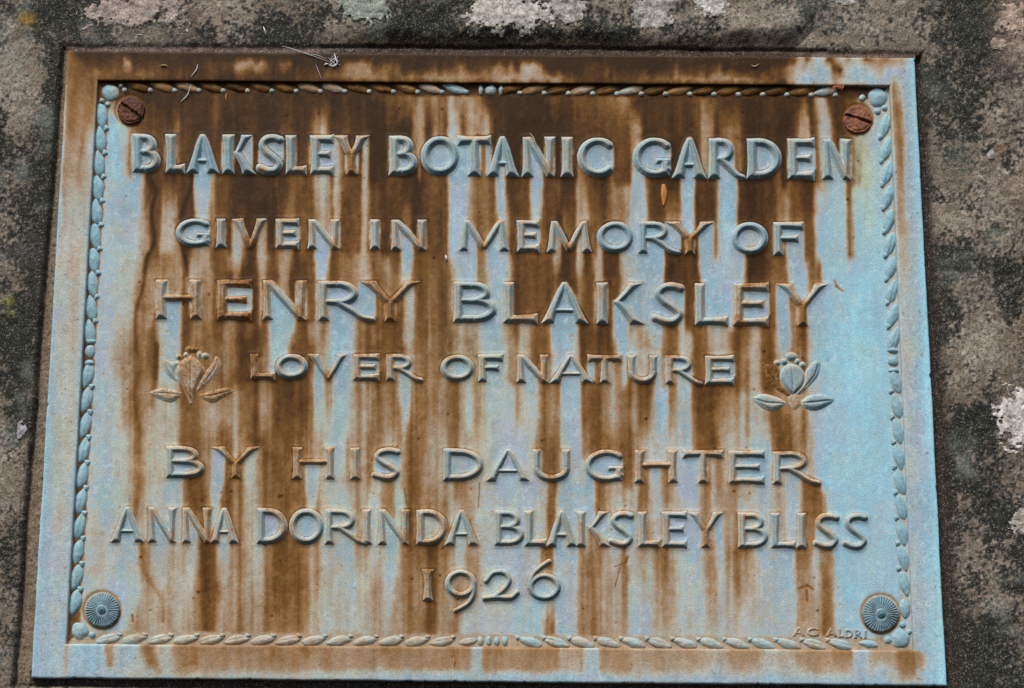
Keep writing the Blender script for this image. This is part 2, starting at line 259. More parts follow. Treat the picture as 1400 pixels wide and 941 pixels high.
689: "86:1.2 116:1.8 160:2.4 176:3.4 181:5.2 187:5.6 193:3.8 210:3 249:3 253:6.2 258:7.3 283:7.2 289:4 293:2 299:2 303:6 311:6.8 329:6 334:4.2 342:4 349:3.4 357:6.2 396:7 418:7.2 422:3 429:3 435:5 444:5 451:3 460:2 475:2 481:4 499:4 508:2 517:2 521:6 538:6 541:2 551:2 556:6 562:7.4 578:7 586:5 608:5 618:4 630:5 646:5 650:3 678:2 704:2 748:3 751:7 758:6.6 762:2 813:2 816:6 829:6 836:4 859:3.3 870:4 875:6 888:6 892:3 903:2 907:4 928:4 953:3 957:5 960:6 971:6 974:3 981:3 984:6 1008:6.2 1012:3 1045:2 1058:2 1063:4 1072:5 1078:3 1092:2 1097:6 1101:7.3 1124:7 1128:6 1132:2 1238:1",
748: "84:1 125:1.4 150:2.4 162:3 169:1 185:1 190:4 196:6.4 204:6 209:4 213:2 225:2 230:4.4 255:5 259:2 267:1.8 270:5 273:8 295:8.2 299:3 303:2 311:2 316:5 322:6.4 334:6 341:5 348:3 356:3.4 365:5 370:5.6 376:7.4 408:7.2 414:6 426:5 438:4 457:3 462:1 480:1 485:4 502:4.4 508:2 515:2 520:4 527:4.6 531:1 541:1 545:5 550:6.4 567:7.2 590:7 613:6 620:5 624:1 633:1 637:5 645:6 655:4 663:2 705:3 735:3 741:6 745:8 752:7.2 756:4 760:1 780:2 791:3 795:6.4 808:7.4 812:3 816:5 832:5 838:3 845:4 849:6.2 855:6.2 858:2 866:3 872:4 896:4 900:7 908:7 915:4 935:3.6 941:2 954:2 958:4 967:4 970:6 977:5 980:2 987:2 990:5 994:6.4 1010:7.4 1024:6 1032:4 1038:2 1083:1.6 1086:5 1089:6.4 1109:7 1112:3 1120:2 1123:6.5 1138:6.5 1141:2 1150:1.4 1240:1",
800: "80:1 112:1.4 156:2 163:1 187:1.3 194:4 204:4.6 210:5 214:3 240:3.3 262:3 268:5 273:8 299:8 303:3 309:3 315:5 330:5.6 345:4.6 364:4.6 371:7.2 415:7.3 425:5 436:4 450:3.6 464:2 480:2 488:3 506:4 520:4.5 533:3 538:2 542:5 556:6 580:6.6 600:5 610:4.4 622:5 640:4.4 660:3.4 676:2 737:2 760:2.4 772:2 790:3 795:6 808:7 813:4 820:4 832:5 840:5.4 857:5 861:2 875:3 894:3.4 900:5 910:4.2 935:3 955:3 964:3 969:5.3 979:4.4 984:2 990:4 1010:5 1028:4.4 1045:2.4 1083:2 1090:5 1098:6 1109:6 1115:3 1120:3 1124:6.6 1136:6.6 1141:3 1148:1.6 1242:1.6",
858: "78:2 112:3 136:2 172:2.4 184:5 204:4.4 224:4 262:4 268:5 273:7 292:7.8 298:4 309:4.4 326:6 345:6 370:6.6 408:6.4 425:3.6 440:3 480:3 510:4 541:5 556:6 580:6.8 595:7 601:5 612:5 617:7 624:6 629:3 649:1.4 737:1.3 742:4 747:6.4 756:6.4 761:2 790:3 795:7 808:7 814:5 832:5 856:4 866:2 897:3 930:3.4 964:3 998:4 1015:3.4 1045:2 1066:2 1083:3 1098:4.6 1107:5 1115:3 1125:6 1137:6 1144:2 1160:2 1244:2",
884: "76:2 110:3 144:4 260:4.6 300:6 420:5.6 520:5 640:5 760:5 900:4.6 1000:4 1100:4.4 1180:3 1250:2",
}
TOPF = {   # top member of the frame
74: "90:8 500:8.4 1074:8.2 1086:6.5 1096:4 1104:7 1113:3 1124:3 1131:7 1138:7.2 1146:4 1152:3 1160:6 1170:3 1185:7 1200:5 1212:6 1230:5 1240:4 1252:1.6",
86: "90:7 130:7.2 166:7.6 171:5 178:5 184:7.7 250:7.4 318:7 325:5 345:5 365:6 376:8 385:6 396:6 402:8 460:8 476:6 505:5.6 512:8 522:6.4 545:6.2 552:8 580:8 598:7.7 620:7 630:6 640:8 680:6 690:7 700:6 708:8 717:4 730:4 740:6 750:8.4 790:8.4 800:7 830:7.6 850:8.2 900:8 925:6.4 932:8 980:7 985:6 990:8 1040:8.2 1058:7 1076:6.4 1084:5.2 1091:3 1096:5 1105:3 1120:2 1133:2 1139:7 1151:7 1156:3 1170:2 1185:2 1192:3 1205:4.6 1212:2.4 1235:2 1254:1",
101: "90:6 150:6.2 300:7.4 420:7.4 450:6.4 480:5.6 540:6 600:5.2 660:5.6 720:4.6 762:5 775:7 850:7 890:6.2 920:5.4 960:6 985:5.2 1072:6.6 1084:4.6 1096:2 1135:2 1142:5 1152:3 1165:2 1215:2 1256:1",
109: "90:6 150:6.6 300:8 500:7 600:6.6 760:6.4 800:7.4 1080:7.4 1100:5 1200:4.4 1222:3 1256:1" }
BOTF = {
890: "40:2 90:5.4 97:2 120:1.4 140:1.6 144:6 153:6 158:3 170:2 184:2 192:4 198:7 208:6.8 214:4 232:4 240:6.4 262:7 272:6 300:6 340:6.6 440:6.4 470:5.6 540:6.4 620:6.6 642:6 650:2.6 656:2.6 662:6.4 700:6.2 760:6.6 766:5 795:5 804:2.6 815:2.4 822:5.8 856:6 862:4.6 900:5 950:5 981:4.4 1010:5.6 1035:5.4 1050:3.8 1085:4.6 1104:5.8 1125:5.3 1140:6.6 1163:6.6 1169:2.4 1186:2.8 1196:5.2 1210:5 1222:4 1230:6.6 1250:6.8 1262:5 1270:1.6 1296:.6",
908: "40:1.5 90:4.8 96:1.4 142:1.8 147:5.8 153:5.8 158:2.3 195:2.6 203:6.8 213:7 219:3 240:4.4 250:6.8 268:6.8 276:5 300:5.6 340:5.8 440:6 465:5.3 540:5.8 640:6 648:2.3 656:2.3 662:6 760:6 766:4.6 795:4.4 804:2.2 815:2.2 822:5.2 856:5.4 866:4 900:4.5 950:4 981:2.8 1010:4.2 1035:4 1050:2.7 1085:3.6 1104:4.5 1140:4.4 1158:5 1168:2.2 1196:3 1210:2.4 1228:4 1238:6.4 1256:6.8 1264:4.4 1272:1 1296:.4",
918: "40:1.5 90:4 98:1.5 150:2.5 205:3 218:5 226:3 250:5 300:3.6 400:3.8 500:3 560:2.5 640:2.3 700:1.8 760:2 900:2.4 1000:2 1100:2.6 1200:2 1244:4.6 1256:4.4 1264:1.6 1296:.3",
927: "40:1.5 200:2.5 400:2.6 500:2.2 700:1.8 1000:1.6 1200:1.6 1296:.4" }
LEFTF = {100: "0:6 .3:7 .6:6.6 1:7", 150: "0:4 .08:6 .3:6.6 .6:6 .8:6.6 1:6", 200: "0:1.4 .1:5.6 .3:5.4 .5:4.6 .62:6 .8:4 1:3", 300: "0:1.2 .12:4.6 .3:3.4 .5:4 .7:3.4 .9:3 1:2", 420: "0:1 .1:2.4 .4:3.4 .6:4 .8:3.3 1:2",
         520: "0:.6 .1:2 .4:3.6 .55:3 .7:3.8 .9:3 1:2", 700: "0:.6 .2:2 .5:3 .65:3.3 .8:2.4 1:2", 890: "0:.6 .3:1.5 .7:2.1 1:2"}
RIGHTF = {110: "0:4 .1:6 .3:2.6 .6:2 1:.7", 150: "0:5 .25:6.4 .42:5 .5:2.4 .8:2 1:.6", 220: "0:3 .1:5 .3:6 .45:3 .6:2.5 .9:1.7 1:.4", 290: "0:3 .2:5.2 .36:4.4 .5:2.4 .9:1.8 1:.4", 400: "0:2.6 .2:3 .5:2.6 .8:1.4 1:.2",
          560: "0:3 .15:3 .4:2.3 .55:1.4 .75:.4 1:.2", 700: "0:2.4 .3:2 .6:1 .75:1.4 .9:.6 1:.2", 890: "0:2.6 .3:1.8 .5:.8 1:0"}
def table(rows, x2s=None, n=1500):
    ks = sorted(rows); out = []
    for k in ks:
        kv = [tuple(map(float, q.split(':'))) for q in rows[k].split()]
        xs = np.array([a for a, b in kv]); vs_ = np.array([b for a, b in kv])
        if x2s: xs = x2s(xs, k)
        out.append(np.interp(np.linspace(0, 1, n), xs, vs_))
    return np.array(ks, float), np.array(out)
def samp(tb, s, yv):
    ks, A = tb; n = A.shape[1]
    s = np.clip(s, 0, 1) * (n - 1); i = np.floor(s).astype(int); i2 = np.minimum(i + 1, n - 1); f = s - i
    r = np.clip(np.interp(yv, ks, np.arange(len(ks))), 0, len(ks) - 1); r0 = np.floor(r).astype(int); r1 = np.minimum(r0 + 1, len(ks) - 1); g_ = r - r0
    return (A[r0, i] * (1 - f) + A[r0, i2] * f) * (1 - g_) + (A[r1, i] * (1 - f) + A[r1, i2] * f) * g_
yfix = lambda xs, k: k + .009 * (xs - 100)
TB = table(ROWS, lambda xs, k: (xs - xl_in(yfix(xs, k))) / (xr_in(yfix(xs, k)) - xl_in(yfix(xs, k))))
Yp = YY - .009 * (XX - 100)
# wandering drips: slow warp, fine waver
WX = XX + 2.2 * fbm(XX, YY, 26, 60, 3, 3) + .9 * fbm(XX, YY, 5, 9, 2, 9)
WY = Yp + 9 * fbm(XX, YY, 14, 60, 2, 5)
S = (WX - xl_in(YY)) / (xr_in(YY) - xl_in(YY))
val = samp(TB, S, np.clip(WY, 130, 884))
# inside the text lines the letters hold back the run-off coming from above
zones = [(170, 240, 0), (296, 345, 1), (380, 446, 2), (475, 524, 3), (602, 660, 4), (689, 748, 5)]
def vblur(a, r):
    for _ in range(2):
        c = np.cumsum(np.pad(a, ((r + 1, r), (0, 0)), 'edge'), 0); a = (c[2 * r + 1:] - c[:-2 * r - 1]) / (2 * r + 1)
    return a
def hblur(a, r): return vblur(a.T, r).T
counter = np.zeros_like(val); fresh = np.zeros_like(val)
for ya, yb, li in zones:
    tp, bt = LINES[li][1], LINES[li][2]
    T = tp[0] + tp[1] * XX; B = bt[0] + bt[1] * XX
    above = samp(TB, S, np.full_like(val, ya)); below = samp(TB, S, np.full_like(val, yb))
    inz = (YY > T - 3) & (YY < B + 22)
    m = LMASK & inz
    blk = np.maximum.accumulate(m, 0) & inz
    low = np.maximum.accumulate(m[::-1], 0)[::-1] & inz & (YY < B)
    cnt = (blk & low & ~m).astype(float)
    bl = hblur(blk.astype(float), 1)
    v = above * (1 - bl) + below * bl
    # strongest brown also creeps sideways round the strokes
    v = v * (1 - .86 * cnt) + 1.2 * .86 * cnt
    wig = 5 * fbm(XX, YY * 0, 9, 9, 3, 13 + li)
    k0 = sst(T - 16, T - 3, YY) * (1 - sst(B - 2 + wig, B + 19 + 2.5 * wig, YY))
    val = val + (v - val) * k0
    counter += cnt
    fresh = np.maximum(fresh, np.maximum(hblur(cnt, 1), hblur((np.maximum.accumulate(m, 0) & (YY > T)).astype(float), 2) * (1 - sst(B + 2, B + 40, YY)) * sst(T, T + 10, YY) * .8))
for pts, wd_, am in (([(203,240),(213,262),(207,290),(211,330),(200,355),(196,390),(185,430),(186,470),(192,500),(183,540),(190,580),(188,620)], 2.2, 2.2), ([(203,246),(206,262),(199,285),(201,300)], 1.6, 1.2),
                     ([(264,242),(259,262),(251,285),(247,300)], 1.8, 2.0), ([(239,300),(246,330),(255,360),(257,378)], 2.0, 2.0), ([(193,745),(196,775),(205,795),(222,822),(224,850)], 2.0, 2.6),
                     ([(190,650),(186,690),(180,715)], 2.0, 2.2), ([(215,470),(214,500),(211,530),(206,555)], 3.0, 1.5), ([(846,770),(842,790),(839,805)], 1.2, 1.2), ([(1128,420),(1131,440)], 1.4, .8),
                     ([(238,150),(239,170),(238,186)], 1.6, -1.2), ([(230,140),(231,165)], 1.4, 1.0), ([(700,130),(690,150),(703,175)], 1.2, .6)):
    d_ = sd_chain(XX[100:900, 150:1200], YY[100:900, 150:1200], catmull(pts, 5), .3)
    val[100:900, 150:1200] += am * np.exp(-(np.clip(d_, 0, 60) / wd_) ** 2)
# streak and mottling texture
soft = sst(330, 620, YY)
val = hblur(val, 1)
val = val * (1 - .6 * soft) + hblur(val, 4) * .6 * soft
val = val - soft * .65 * sst(5.8, 7, val) + .35 * soft * sst(2.4, 4, val) * (1 - sst(5, 6.4, val)) + .45 * (1 - sst(250, 420, YY)) * sst(5, 7, val) + .3 * sst(5.8, 7.2, val) - .12 * sst(3.8, 5.2, val) * (1 - sst(5.8, 7, val)) * sst(250, 450, YY)
val = val + soft * 1.3 * sst(3.2, 1.4, val) * sst(-.3, .5, fbm(XX, YY, 55, 70, 3, 15)) * (1 - sst(1090, 1150, XX))
tone = sst(1, 6, val)
val = val + fbm(XX, YY, 7, 260, 3, 20) * (.4 + .95 * sst(2.2, 3.6, val) * (1 - sst(5.5, 7.5, val)) + .3 * tone) + fbm(XX, YY, 14, 200, 2, 25) * .5 * tone + fbm(XX, YY, 18, 80, 4, 30) * (1.0 - .35 * tone) + fbm(XX, YY, 26, 26, 3, 39) * .4 + fbm(XX, YY, 3.0, 3.0, 2, 33) * (.85 - .4 * tone) + fbm(XX, YY, 7, 9, 2, 36) * (.7 - .35 * tone)
# pale speckled efflorescence in the dark brown
# grime held in the crevice round every stroke
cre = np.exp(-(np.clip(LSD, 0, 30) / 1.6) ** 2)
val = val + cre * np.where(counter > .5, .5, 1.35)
# frame members
def fr(tb, s, y, a=.6):
    v = samp(tb, s, y)
    return v + fbm(XX, YY, 6, 60, 3, 50) * a + fbm(XX, YY, 18, 24, 4, 55) * .8 + fbm(XX, YY, 3.5, 3.5, 2, 58) * .4
sx = lambda xs, k: (xs - 40) / 1260.
Yw = Yp + 4 * fbm(XX, YY, 9, 30, 3, 60)
vt = fr(table(TOPF, sx), (WX - 40) / 1260., np.clip(Yw, 74, 109)); vt = vt + .9 * sst(5.2, 7.2, vt); vb = fr(table(BOTF, sx), (WX - 40) / 1260., np.clip(Yw, 890, 927), .5); vb = vb - .75 * sst(4.5, 6.5, vb)
WX2 = XX + 3 * fbm(XX, YY, 12, 60, 3, 63)
vl = fr(table(LEFTF), (WX2 - xl_out(YY)) / (xl_in(YY) - xl_out(YY)), YY, .5)
vr = fr(table(RIGHTF), (WX2 - xr_in(YY)) / (xr_out(YY) - xr_in(YY)), YY, .3)
isL = XX < xl_in(YY); isR = XX > xr_in(YY); isT = YY < yt_in(XX); isB = YY > yb_in(XX)
dl = np.clip((xl_in(YY) - XX) / 40., 0, 2); dt_ = np.clip((yt_in(XX) - YY) / 40., 0, 2); dr = np.clip((XX - xr_in(YY)) / 40., 0, 2); db = np.clip((YY - yb_in(XX)) / 45., 0, 2)
val = np.where(isT, vt, val); val = np.where(isB, vb, val)
wl_ = np.where(isT, sst(-.35, .35, dl - dt_), sst(-.02, .06, dl)) * isL
val = val * (1 - wl_) + vl * wl_
wr_ = np.where(isT, sst(-.45, .25, dr - dt_), sst(-.02, .06, dr)) * isR
val = val * (1 - wr_) + vr * wr_
pb = np.exp(-((XX - 1245) / 22) ** 4 - ((YY - 903) / 13) ** 4) * (YY > yb_in(XX)) * (1 + .6 * fbm(XX, YY, 12, 12, 3, 66))
val = val + np.clip(pb, 0, 1) * np.clip(6 - val, 0, 9)
kb = sst(-10, 10, XX - (xl_in(YY) + 14)); 
val = hblur(vblur(val, 0), 0)
# colour tints: yellow-green run below the right-hand screw, bright cyan along the right edge, brown crevices of the border
infield = ~(isL | isR | isT | isB)
YEL = np.exp(-((XX - 1178) / 17) ** 2 - ((YY - 235) / 62) ** 2) + .8 * np.exp(-((XX - 1190) / 10) ** 2 - ((YY - 300) / 45) ** 2) + .75 * np.exp(-((XX - 166) / 6) ** 2 - ((YY - 178) / 22) ** 2) \
    + .35 * np.exp(-((XX - 648) / 45) ** 2 - ((YY - 470) / 120) ** 2)+ .3 * np.exp(-((XX - 420) / 320) ** 2 - ((YY - 640) / 260) ** 2) * (val < 4.5)
YEL = np.clip(YEL * (1 + .5 * fbm(XX, YY, 9, 20, 3, 70)), 0, 1)
CY = sst(1085, 1165, XX) * sst(225, 330, YY) * (1 - .45 * sst(620, 860, YY)) * infield * (.65 + .4 * fbm(XX, YY, 30, 60, 3, 75)) + isR * sst(.55, 1., (XX - xr_in(YY)) / (xr_out(YY) - xr_in(YY)))
CY = np.clip(CY, 0, 1)
LAV = np.clip(sst(-.1, .5, fbm(XX, YY, 30, 45, 3, 80)) * sst(5, 2, val) * (1 - CY), 0, 1)
RAMP = lin([(150, 196, 210), (140, 175, 193), (146, 168, 180), (167, 171, 166), (167, 156, 140), (156, 131, 104), (137, 101, 62), (107, 71, 31), (75, 47, 17), (51, 31, 9)])
OCH = lin((128, 88, 30)); GREENISH = lin((176, 186, 150))
def colour(v, px, py, letter=False):
    v = np.clip(v, 0, 9)
    i = np.floor(v).astype(int); i2 = np.minimum(i + 1, 9); f = (v - i)[..., None]
    c = RAMP[i] * (1 - f) + RAMP[i2] * f
    ix = np.clip(np.round(px).astype(int), 0, W0 - 1); iy = np.clip(np.round(py).astype(int), 0, H0 - 1)
    y_ = YEL[iy, ix][..., None]; cy = CY[iy, ix][..., None]; lv = LAV[iy, ix][..., None]
    c = c * (1 - .55 * y_) + GREENISH * .55 * y_ * np.clip((c.sum(-1, keepdims=True)) / 1.0, .25, 1.0)
    pale = (1 - sst(2, 4, v))[..., None]
    lum = 1 + (.16 * fbm(px, py, 24, 70, 4, 180) + .10 * fbm(px, py, 5, 50, 3, 184) + .08 * fbm(px, py, 8, 8, 3, 187))[..., None]
    c = c * lum
    c = c * np.array([1, 1, 1.0]) * (1 - pale * 0)
    if not letter:
        fr_ = (fresh[iy, ix] * .6)[..., None] * pale; c = c * (1 - fr_) + lin((126, 150, 168)) * fr_
    pk = (sst(.1, .55, fbm(px, py, 9, 14, 4, 190)) * sst(2.2, 3.4, v) * (1 - sst(5, 6, v)) * .4)[..., None]
    c = c * (1 - pk) + lin((166, 142, 128)) * pk
    if not letter: c = c * (1 - cy * pale * .5) + lin((150, 208, 224)) * cy * pale * .5
    c = c * (1 - .42 * lv * pale) + lin((166, 164, 182)) * .42 * lv * pale
    gk = (sst(0, .55, fbm(px, py, 26, 40, 4, 93)) * .28)[..., None] * (1 - sst(3, 5, v))[..., None]
    c = c * (1 - gk) + lin((160, 186, 174)) * gk
    wk = (sst(.2, .6, fbm(px, py, 5, 7, 3, 97)) * .5)[..., None] * (1 - sst(2, 4, v))[..., None]
    c = c * (1 - wk) + lin((182, 196, 198)) * wk
    oc = (sst(.1, .7, fbm(px, py, 9, 90, 3, 90)) * sst(5.5, 6.5, v) * (1 - sst(8, 8.8, v)))[..., None]
    c = c * (1 - .28 * oc) + OCH * .28 * oc
    return c
def sampv(px, py):
    px = np.clip(px, 0, W0 - 1.01); py = np.clip(py, 0, H0 - 1.01)
    i = px.astype(int); j = py.astype(int); a = px - i; b = py - j
    return (val[j, i] * (1 - a) + val[j, i + 1] * a) * (1 - b) + (val[j + 1, i] * (1 - a) + val[j + 1, i + 1] * a) * b

# ------------------------------------------------------------------ materials
def attr_mat(name, rough, spec, grain, grain_amt, bump, spots=None, bump_scale=None, metallic=0, aname='col'):
    m = bpy.data.materials.new(name); m.use_nodes = True; t = m.node_tree; N = t.nodes; L = t.links
    b = N['Principled BSDF']; at = N.new('ShaderNodeAttribute'); at.attribute_name = aname
    tc = N.new('ShaderNodeTexCoord')
    nz = N.new('ShaderNodeTexNoise'); nz.inputs['Scale'].default_value = grain; nz.inputs['Detail'].default_value = 3
    L.new(tc.outputs['Object'], nz.inputs['Vector'])
    mr = N.new('ShaderNodeMapRange'); mr.inputs[1].default_value = .25; mr.inputs[2].default_value = .75
    mr.inputs[3].default_value = 1 - grain_amt; mr.inputs[4].default_value = 1 + grain_amt; L.new(nz.outputs[0], mr.inputs[0])
    mx = N.new('ShaderNodeMix'); mx.data_type = 'RGBA'; mx.blend_type = 'MULTIPLY'; mx.inputs[0].default_value = 1
    L.new(at.outputs['Color'], mx.inputs[6]); L.new(mr.outputs[0], mx.inputs[7])
    last = mx.outputs[2]
    for (scale, lo, hi, col, amt, detail) in (spots or []):
        n2 = N.new('ShaderNodeTexNoise'); n2.inputs['Scale'].default_value = scale; n2.inputs['Detail'].default_value = detail
        L.new(tc.outputs['Object'], n2.inputs['Vector'])
        r2 = N.new('ShaderNodeMapRange'); r2.inputs[1].default_value = lo; r2.inputs[2].default_value = hi; r2.inputs[3].default_value = 0; r2.inputs[4].default_value = amt
        L.new(n2.outputs[0], r2.inputs[0])
        m2 = N.new('ShaderNodeMix'); m2.data_type = 'RGBA'; L.new(r2.outputs[0], m2.inputs[0]); L.new(last, m2.inputs[6]); m2.inputs[7].default_value = (*col, 1)
        last = m2.outputs[2]
    L.new(last, b.inputs['Base Color'])
    b.inputs['Roughness'].default_value = rough; b.inputs['Specular IOR Level'].default_value = spec; b.inputs['Metallic'].default_value = metallic
    nb = N.new('ShaderNodeTexNoise'); nb.inputs['Scale'].default_value = bump_scale or grain; nb.inputs['Detail'].default_value = 4; L.new(tc.outputs['Object'], nb.inputs['Vector'])
    bp = N.new('ShaderNodeBump'); bp.inputs['Strength'].default_value = bump; bp.inputs['Distance'].default_value = K; L.new(nb.outputs[0], bp.inputs['Height']); L.new(bp.outputs[0], b.inputs['Normal'])
    return m
M_BR = attr_mat('weathered_bronze', .55, .13, 1000, .22, .45, [(420, .66, .74, (.09, .05, .03), .5, 2)])
M_IRON = attr_mat('rusted_iron', .75, .3, 1100, .3, .7, [(500, .6, .7, (.03, .015, .012), .6, 2)])
M_STONE = attr_mat('sandstone', .9, .12, 950, .55, 1.0, [(800, .56, .70, (.36, .31, .28), .45, 2), (600, .56, .7, (.018, .018, .016), .75, 2), (900, .70, .78, (.42, .38, .36), .5, 1)], bump_scale=600)
M_LICH = attr_mat('lichen', .9, .12, 900, .4, 1.0, [(600, .55, .66, (.06, .06, .05), .7, 3), (1200, .68, .74, (.8, .78, .75), .5, 0)], bump_scale=500)
def flat_mat(name, c, rough=.6, spec=.3):
    m = bpy.data.materials.new(name); m.use_nodes = True; N = m.node_tree.nodes; L = m.node_tree.links; b = N['Principled BSDF']
    nz = N.new('ShaderNodeTexNoise'); nz.inputs['Scale'].default_value = 700; tc = N.new('ShaderNodeTexCoord'); L.new(tc.outputs['Object'], nz.inputs['Vector'])
    cr = N.new('ShaderNodeMix'); cr.data_type = 'RGBA'; L.new(nz.outputs[0], cr.inputs[0]); cr.inputs[6].default_value = (*[v * .6 for v in c], 1); cr.inputs[7].default_value = (*[min(1, v * 1.35) for v in c], 1)
    L.new(cr.outputs[2], b.inputs['Base Color']); b.inputs['Roughness'].default_value = rough; b.inputs['Specular IOR Level'].default_value = spec
    return m

# ------------------------------------------------------------------ mesh builders
COL = sc.collection
def mesh_grid(name, V, C, keep, mat, parent, closed_x=False):
    ny, nx = V.shape[:2]
    idx = np.arange(ny * nx).reshape(ny, nx)
    if closed_x:
        a = idx[:-1]; b_ = np.roll(idx, -1, 1)[:-1]; c = np.roll(idx, -1, 1)[1:]; d = idx[1:]
    else:
        a = idx[:-1, :-1]; b_ = idx[:-1, 1:]; c = idx[1:, 1:]; d = idx[1:, :-1]
    q = np.stack([d, c, b_, a], -1).reshape(-1, 4)
    if keep is not None: q = q[keep.reshape(-1)]
    used, inv = np.unique(q, return_inverse=True); q = inv.reshape(-1, 4)
    v = V.reshape(-1, 3)[used]
    me = bpy.data.meshes.new(name)
    me.vertices.add(len(v)); me.vertices.foreach_set('co', v.astype(np.float32).ravel())
    me.loops.add(q.size); me.loops.foreach_set('vertex_index', q.astype(np.int32).ravel())
    me.polygons.add(len(q)); me.polygons.foreach_set('loop_start', (np.arange(len(q)) * 4).astype(np.int32))
    me.polygons.foreach_set('loop_total', np.full(len(q), 4, np.int32))
    me.update(calc_edges=True)
    me.polygons.foreach_set('use_smooth', np.ones(len(q), bool))
    if C is not None:
        ca = me.color_attributes.new('col', 'FLOAT_COLOR', 'POINT')
        c4 = np.ones((len(v), 4), np.float32); c4[:, :3] = C.reshape(-1, 3)[used]
        ca.data.foreach_set('color', c4.ravel())
    me.materials.append(mat)
    o = bpy.data.objects.new(name, me); COL.objects.link(o)
    if parent: o.parent = parent
    return o
def empty(name, parent=None, label=None, cat=None, group=None):
    o = bpy.data.objects.new(name, None); o.empty_display_size = .01; COL.objects.link(o)
    if parent: o.parent = parent
    if label: o['label'] = label
    if cat: o['category'] = cat
    if group: o['group'] = group
    return o

# ------------------------------------------------------------------ the plaque
plaque = empty('bronze_plaque', None, 'rectangular bronze plaque with raised lettering, streaked with brown and blue-green patina, set in rough stone', 'plaque')
HF = 7.0
# field
FX, FY = 850, 590
u, v_ = np.meshgrid(np.linspace(-.006, 1.006, FX), np.linspace(-.008, 1.008, FY))
def quad(q, u, v):
    return (q[0] * (1 - u)[..., None] + q[1] * u[..., None]) * (1 - v)[..., None] + (q[3] * (1 - u)[..., None] + q[2] * u[..., None]) * v[..., None]
p = quad(INN, u, v_); px, py = p[..., 0], p[..., 1]
hgt = .7 * fbm(px, py, 60, 60, 3, 100) + .18 * fbm(px, py, 7, 9, 3, 104)
# soft swelling at the foot of the letters, left by the casting
ds = LSD[np.clip(np.round(py).astype(int), 0, H0 - 1), np.clip(np.round(px).astype(int), 0, W0 - 1)]
hgt += .7 * np.exp(-(np.clip(ds, 0, 30) / 3.2) ** 2)
fv = sampv(px, py)
# brown settled in the grooves of the leaf border
band = np.minimum.reduce([px - xl_in(py), xr_in(py) - px, py - yt_in(px), yb_in(px) - py])
gl = 1 - sst(15, 21, band + 2 * fbm(px, py, 8, 8, 2, 110))
lf = (px - xl_in(py) <= band + .1); rt = (xr_in(py) - px <= band + .1); bo = (yb_in(px) - py <= band + .1)
tgt = np.where(rt, 3.2, np.where(bo, 4.5, np.where(lf, 7.2, 8.4)))
fv = fv * (1 - gl) + (tgt + .8 * fbm(px, py, 6, 6, 2, 112)) * gl
for (sx_, sy_, r_) in ((139.5, 834, 25.5), (1204, 839, 26.5), (178, 151, 20.5), (1173, 163, 20.5)):
    rr = np.hypot(px - sx_, py - sy_); e = np.exp(-((rr - r_) / 2.4) ** 2)
    fv = fv + e * (7.4 - fv) * .75
    hgt -= .9 * e
# small punch marks and scratches
for (ax, ay, bx_, by_, dpt, wd) in ((656, 661, 654, 694, .5, .8), (859, 762, 856, 770, .9, 1.2), (856, 770, 840, 775, .3, .6), (848, 776, 841, 802, .4, .7), (181, 842, 182, 850, 1.2, 1.6),
                                    (1092, 805, 1104, 801, .4, 1.6), (1104, 801, 1112, 806, .4, 1.6), (1103, 808, 1104, 822, .8, 1.5), (1141, 384, 1144, 392, .2, 1.8), (1144, 392, 1152, 398, .2, 1.8), (553, 668, 556, 690, .3, .8)):
    d = sd_chain(px, py, [(ax, ay), (bx_, by_)], .2); e = np.exp(-(np.clip(d, 0, 50) / wd) ** 2)
    hgt -= dpt * e; fv = fv + e * np.clip(7.4 - fv, 0, 9) * .75
pit = np.random.RandomState(5)
for k in range(170):
    ax = pit.uniform(140, 1235); ay = pit.uniform(140, 860); r_ = pit.uniform(.8, 1.7)
    i0 = int((ax - 140) / 1100 * FX)
    a0, a1 = max(0, i0 - 60), min(FX, i0 + 60); j0 = int((ay - 114) / 772 * FY); b0, b1 = max(0, j0 - 25), min(FY, j0 + 25)
    e = np.exp(-(((px[b0:b1, a0:a1] - ax) ** 2 + (py[b0:b1, a0:a1] - ay) ** 2) / r_ ** 2))
    fv[b0:b1, a0:a1] += e * pit.uniform(2, 5); hgt[b0:b1, a0:a1] -= .5 * e
C = colour(fv, px, py)
mesh_grid('field', PH(px, py, hgt), C, None, M_BR, plaque)

# frame: one ring swept round the plaque
segs = []
for a in range(4):
    n = [700, 520, 740, 520][a]
    segs.append(np.stack([np.full(n, a), np.linspace(0, 1, n, endpoint=False)], 1))
sg = np.vstack(segs); ia = sg[:, 0].astype(int); ft = sg[:, 1][:, None]
po = OUT[ia] * (1 - ft) + OUT[(ia + 1) % 4] * ft
pi_ = INN[ia] * (1 - ft) + INN[(ia + 1) % 4] * ft
mid = np.linspace(.045, .955, 22)
prof = [(-.03, -12), (-.028, 0), (-.022, 4.2), (-.008, 6.0), (.015, 6.8)] + [(m, HF) for m in mid] + [(.985, 6.7), (1.002, 5.8), (1.012, 4), (1.02, 0), (1.03, -2.2)]
tt = np.array([a for a, b in prof])[:, None]; hh = np.array([b for a, b in prof])[:, None]
al = np.cumsum(np.r_[0, np.hypot(*np.diff(po, axis=0).T)])[None, :]
wob = .018 * fbm(al, al * 0, 40, 40, 3, 120) * (tt < .3) + .008 * fbm(al, al * 0 + 9, 30, 30, 3, 124) * (tt > .7)
chip = np.clip(fbm(al, al * 0 + 31, 8, 8, 2, 127) - .42, 0, 1) * .09 * (tt < .02)
T_ = tt + wob + chip
Q = po[None] * (1 - T_)[..., None] + pi_[None] * T_[..., None]
px, py = Q[..., 0], Q[..., 1]
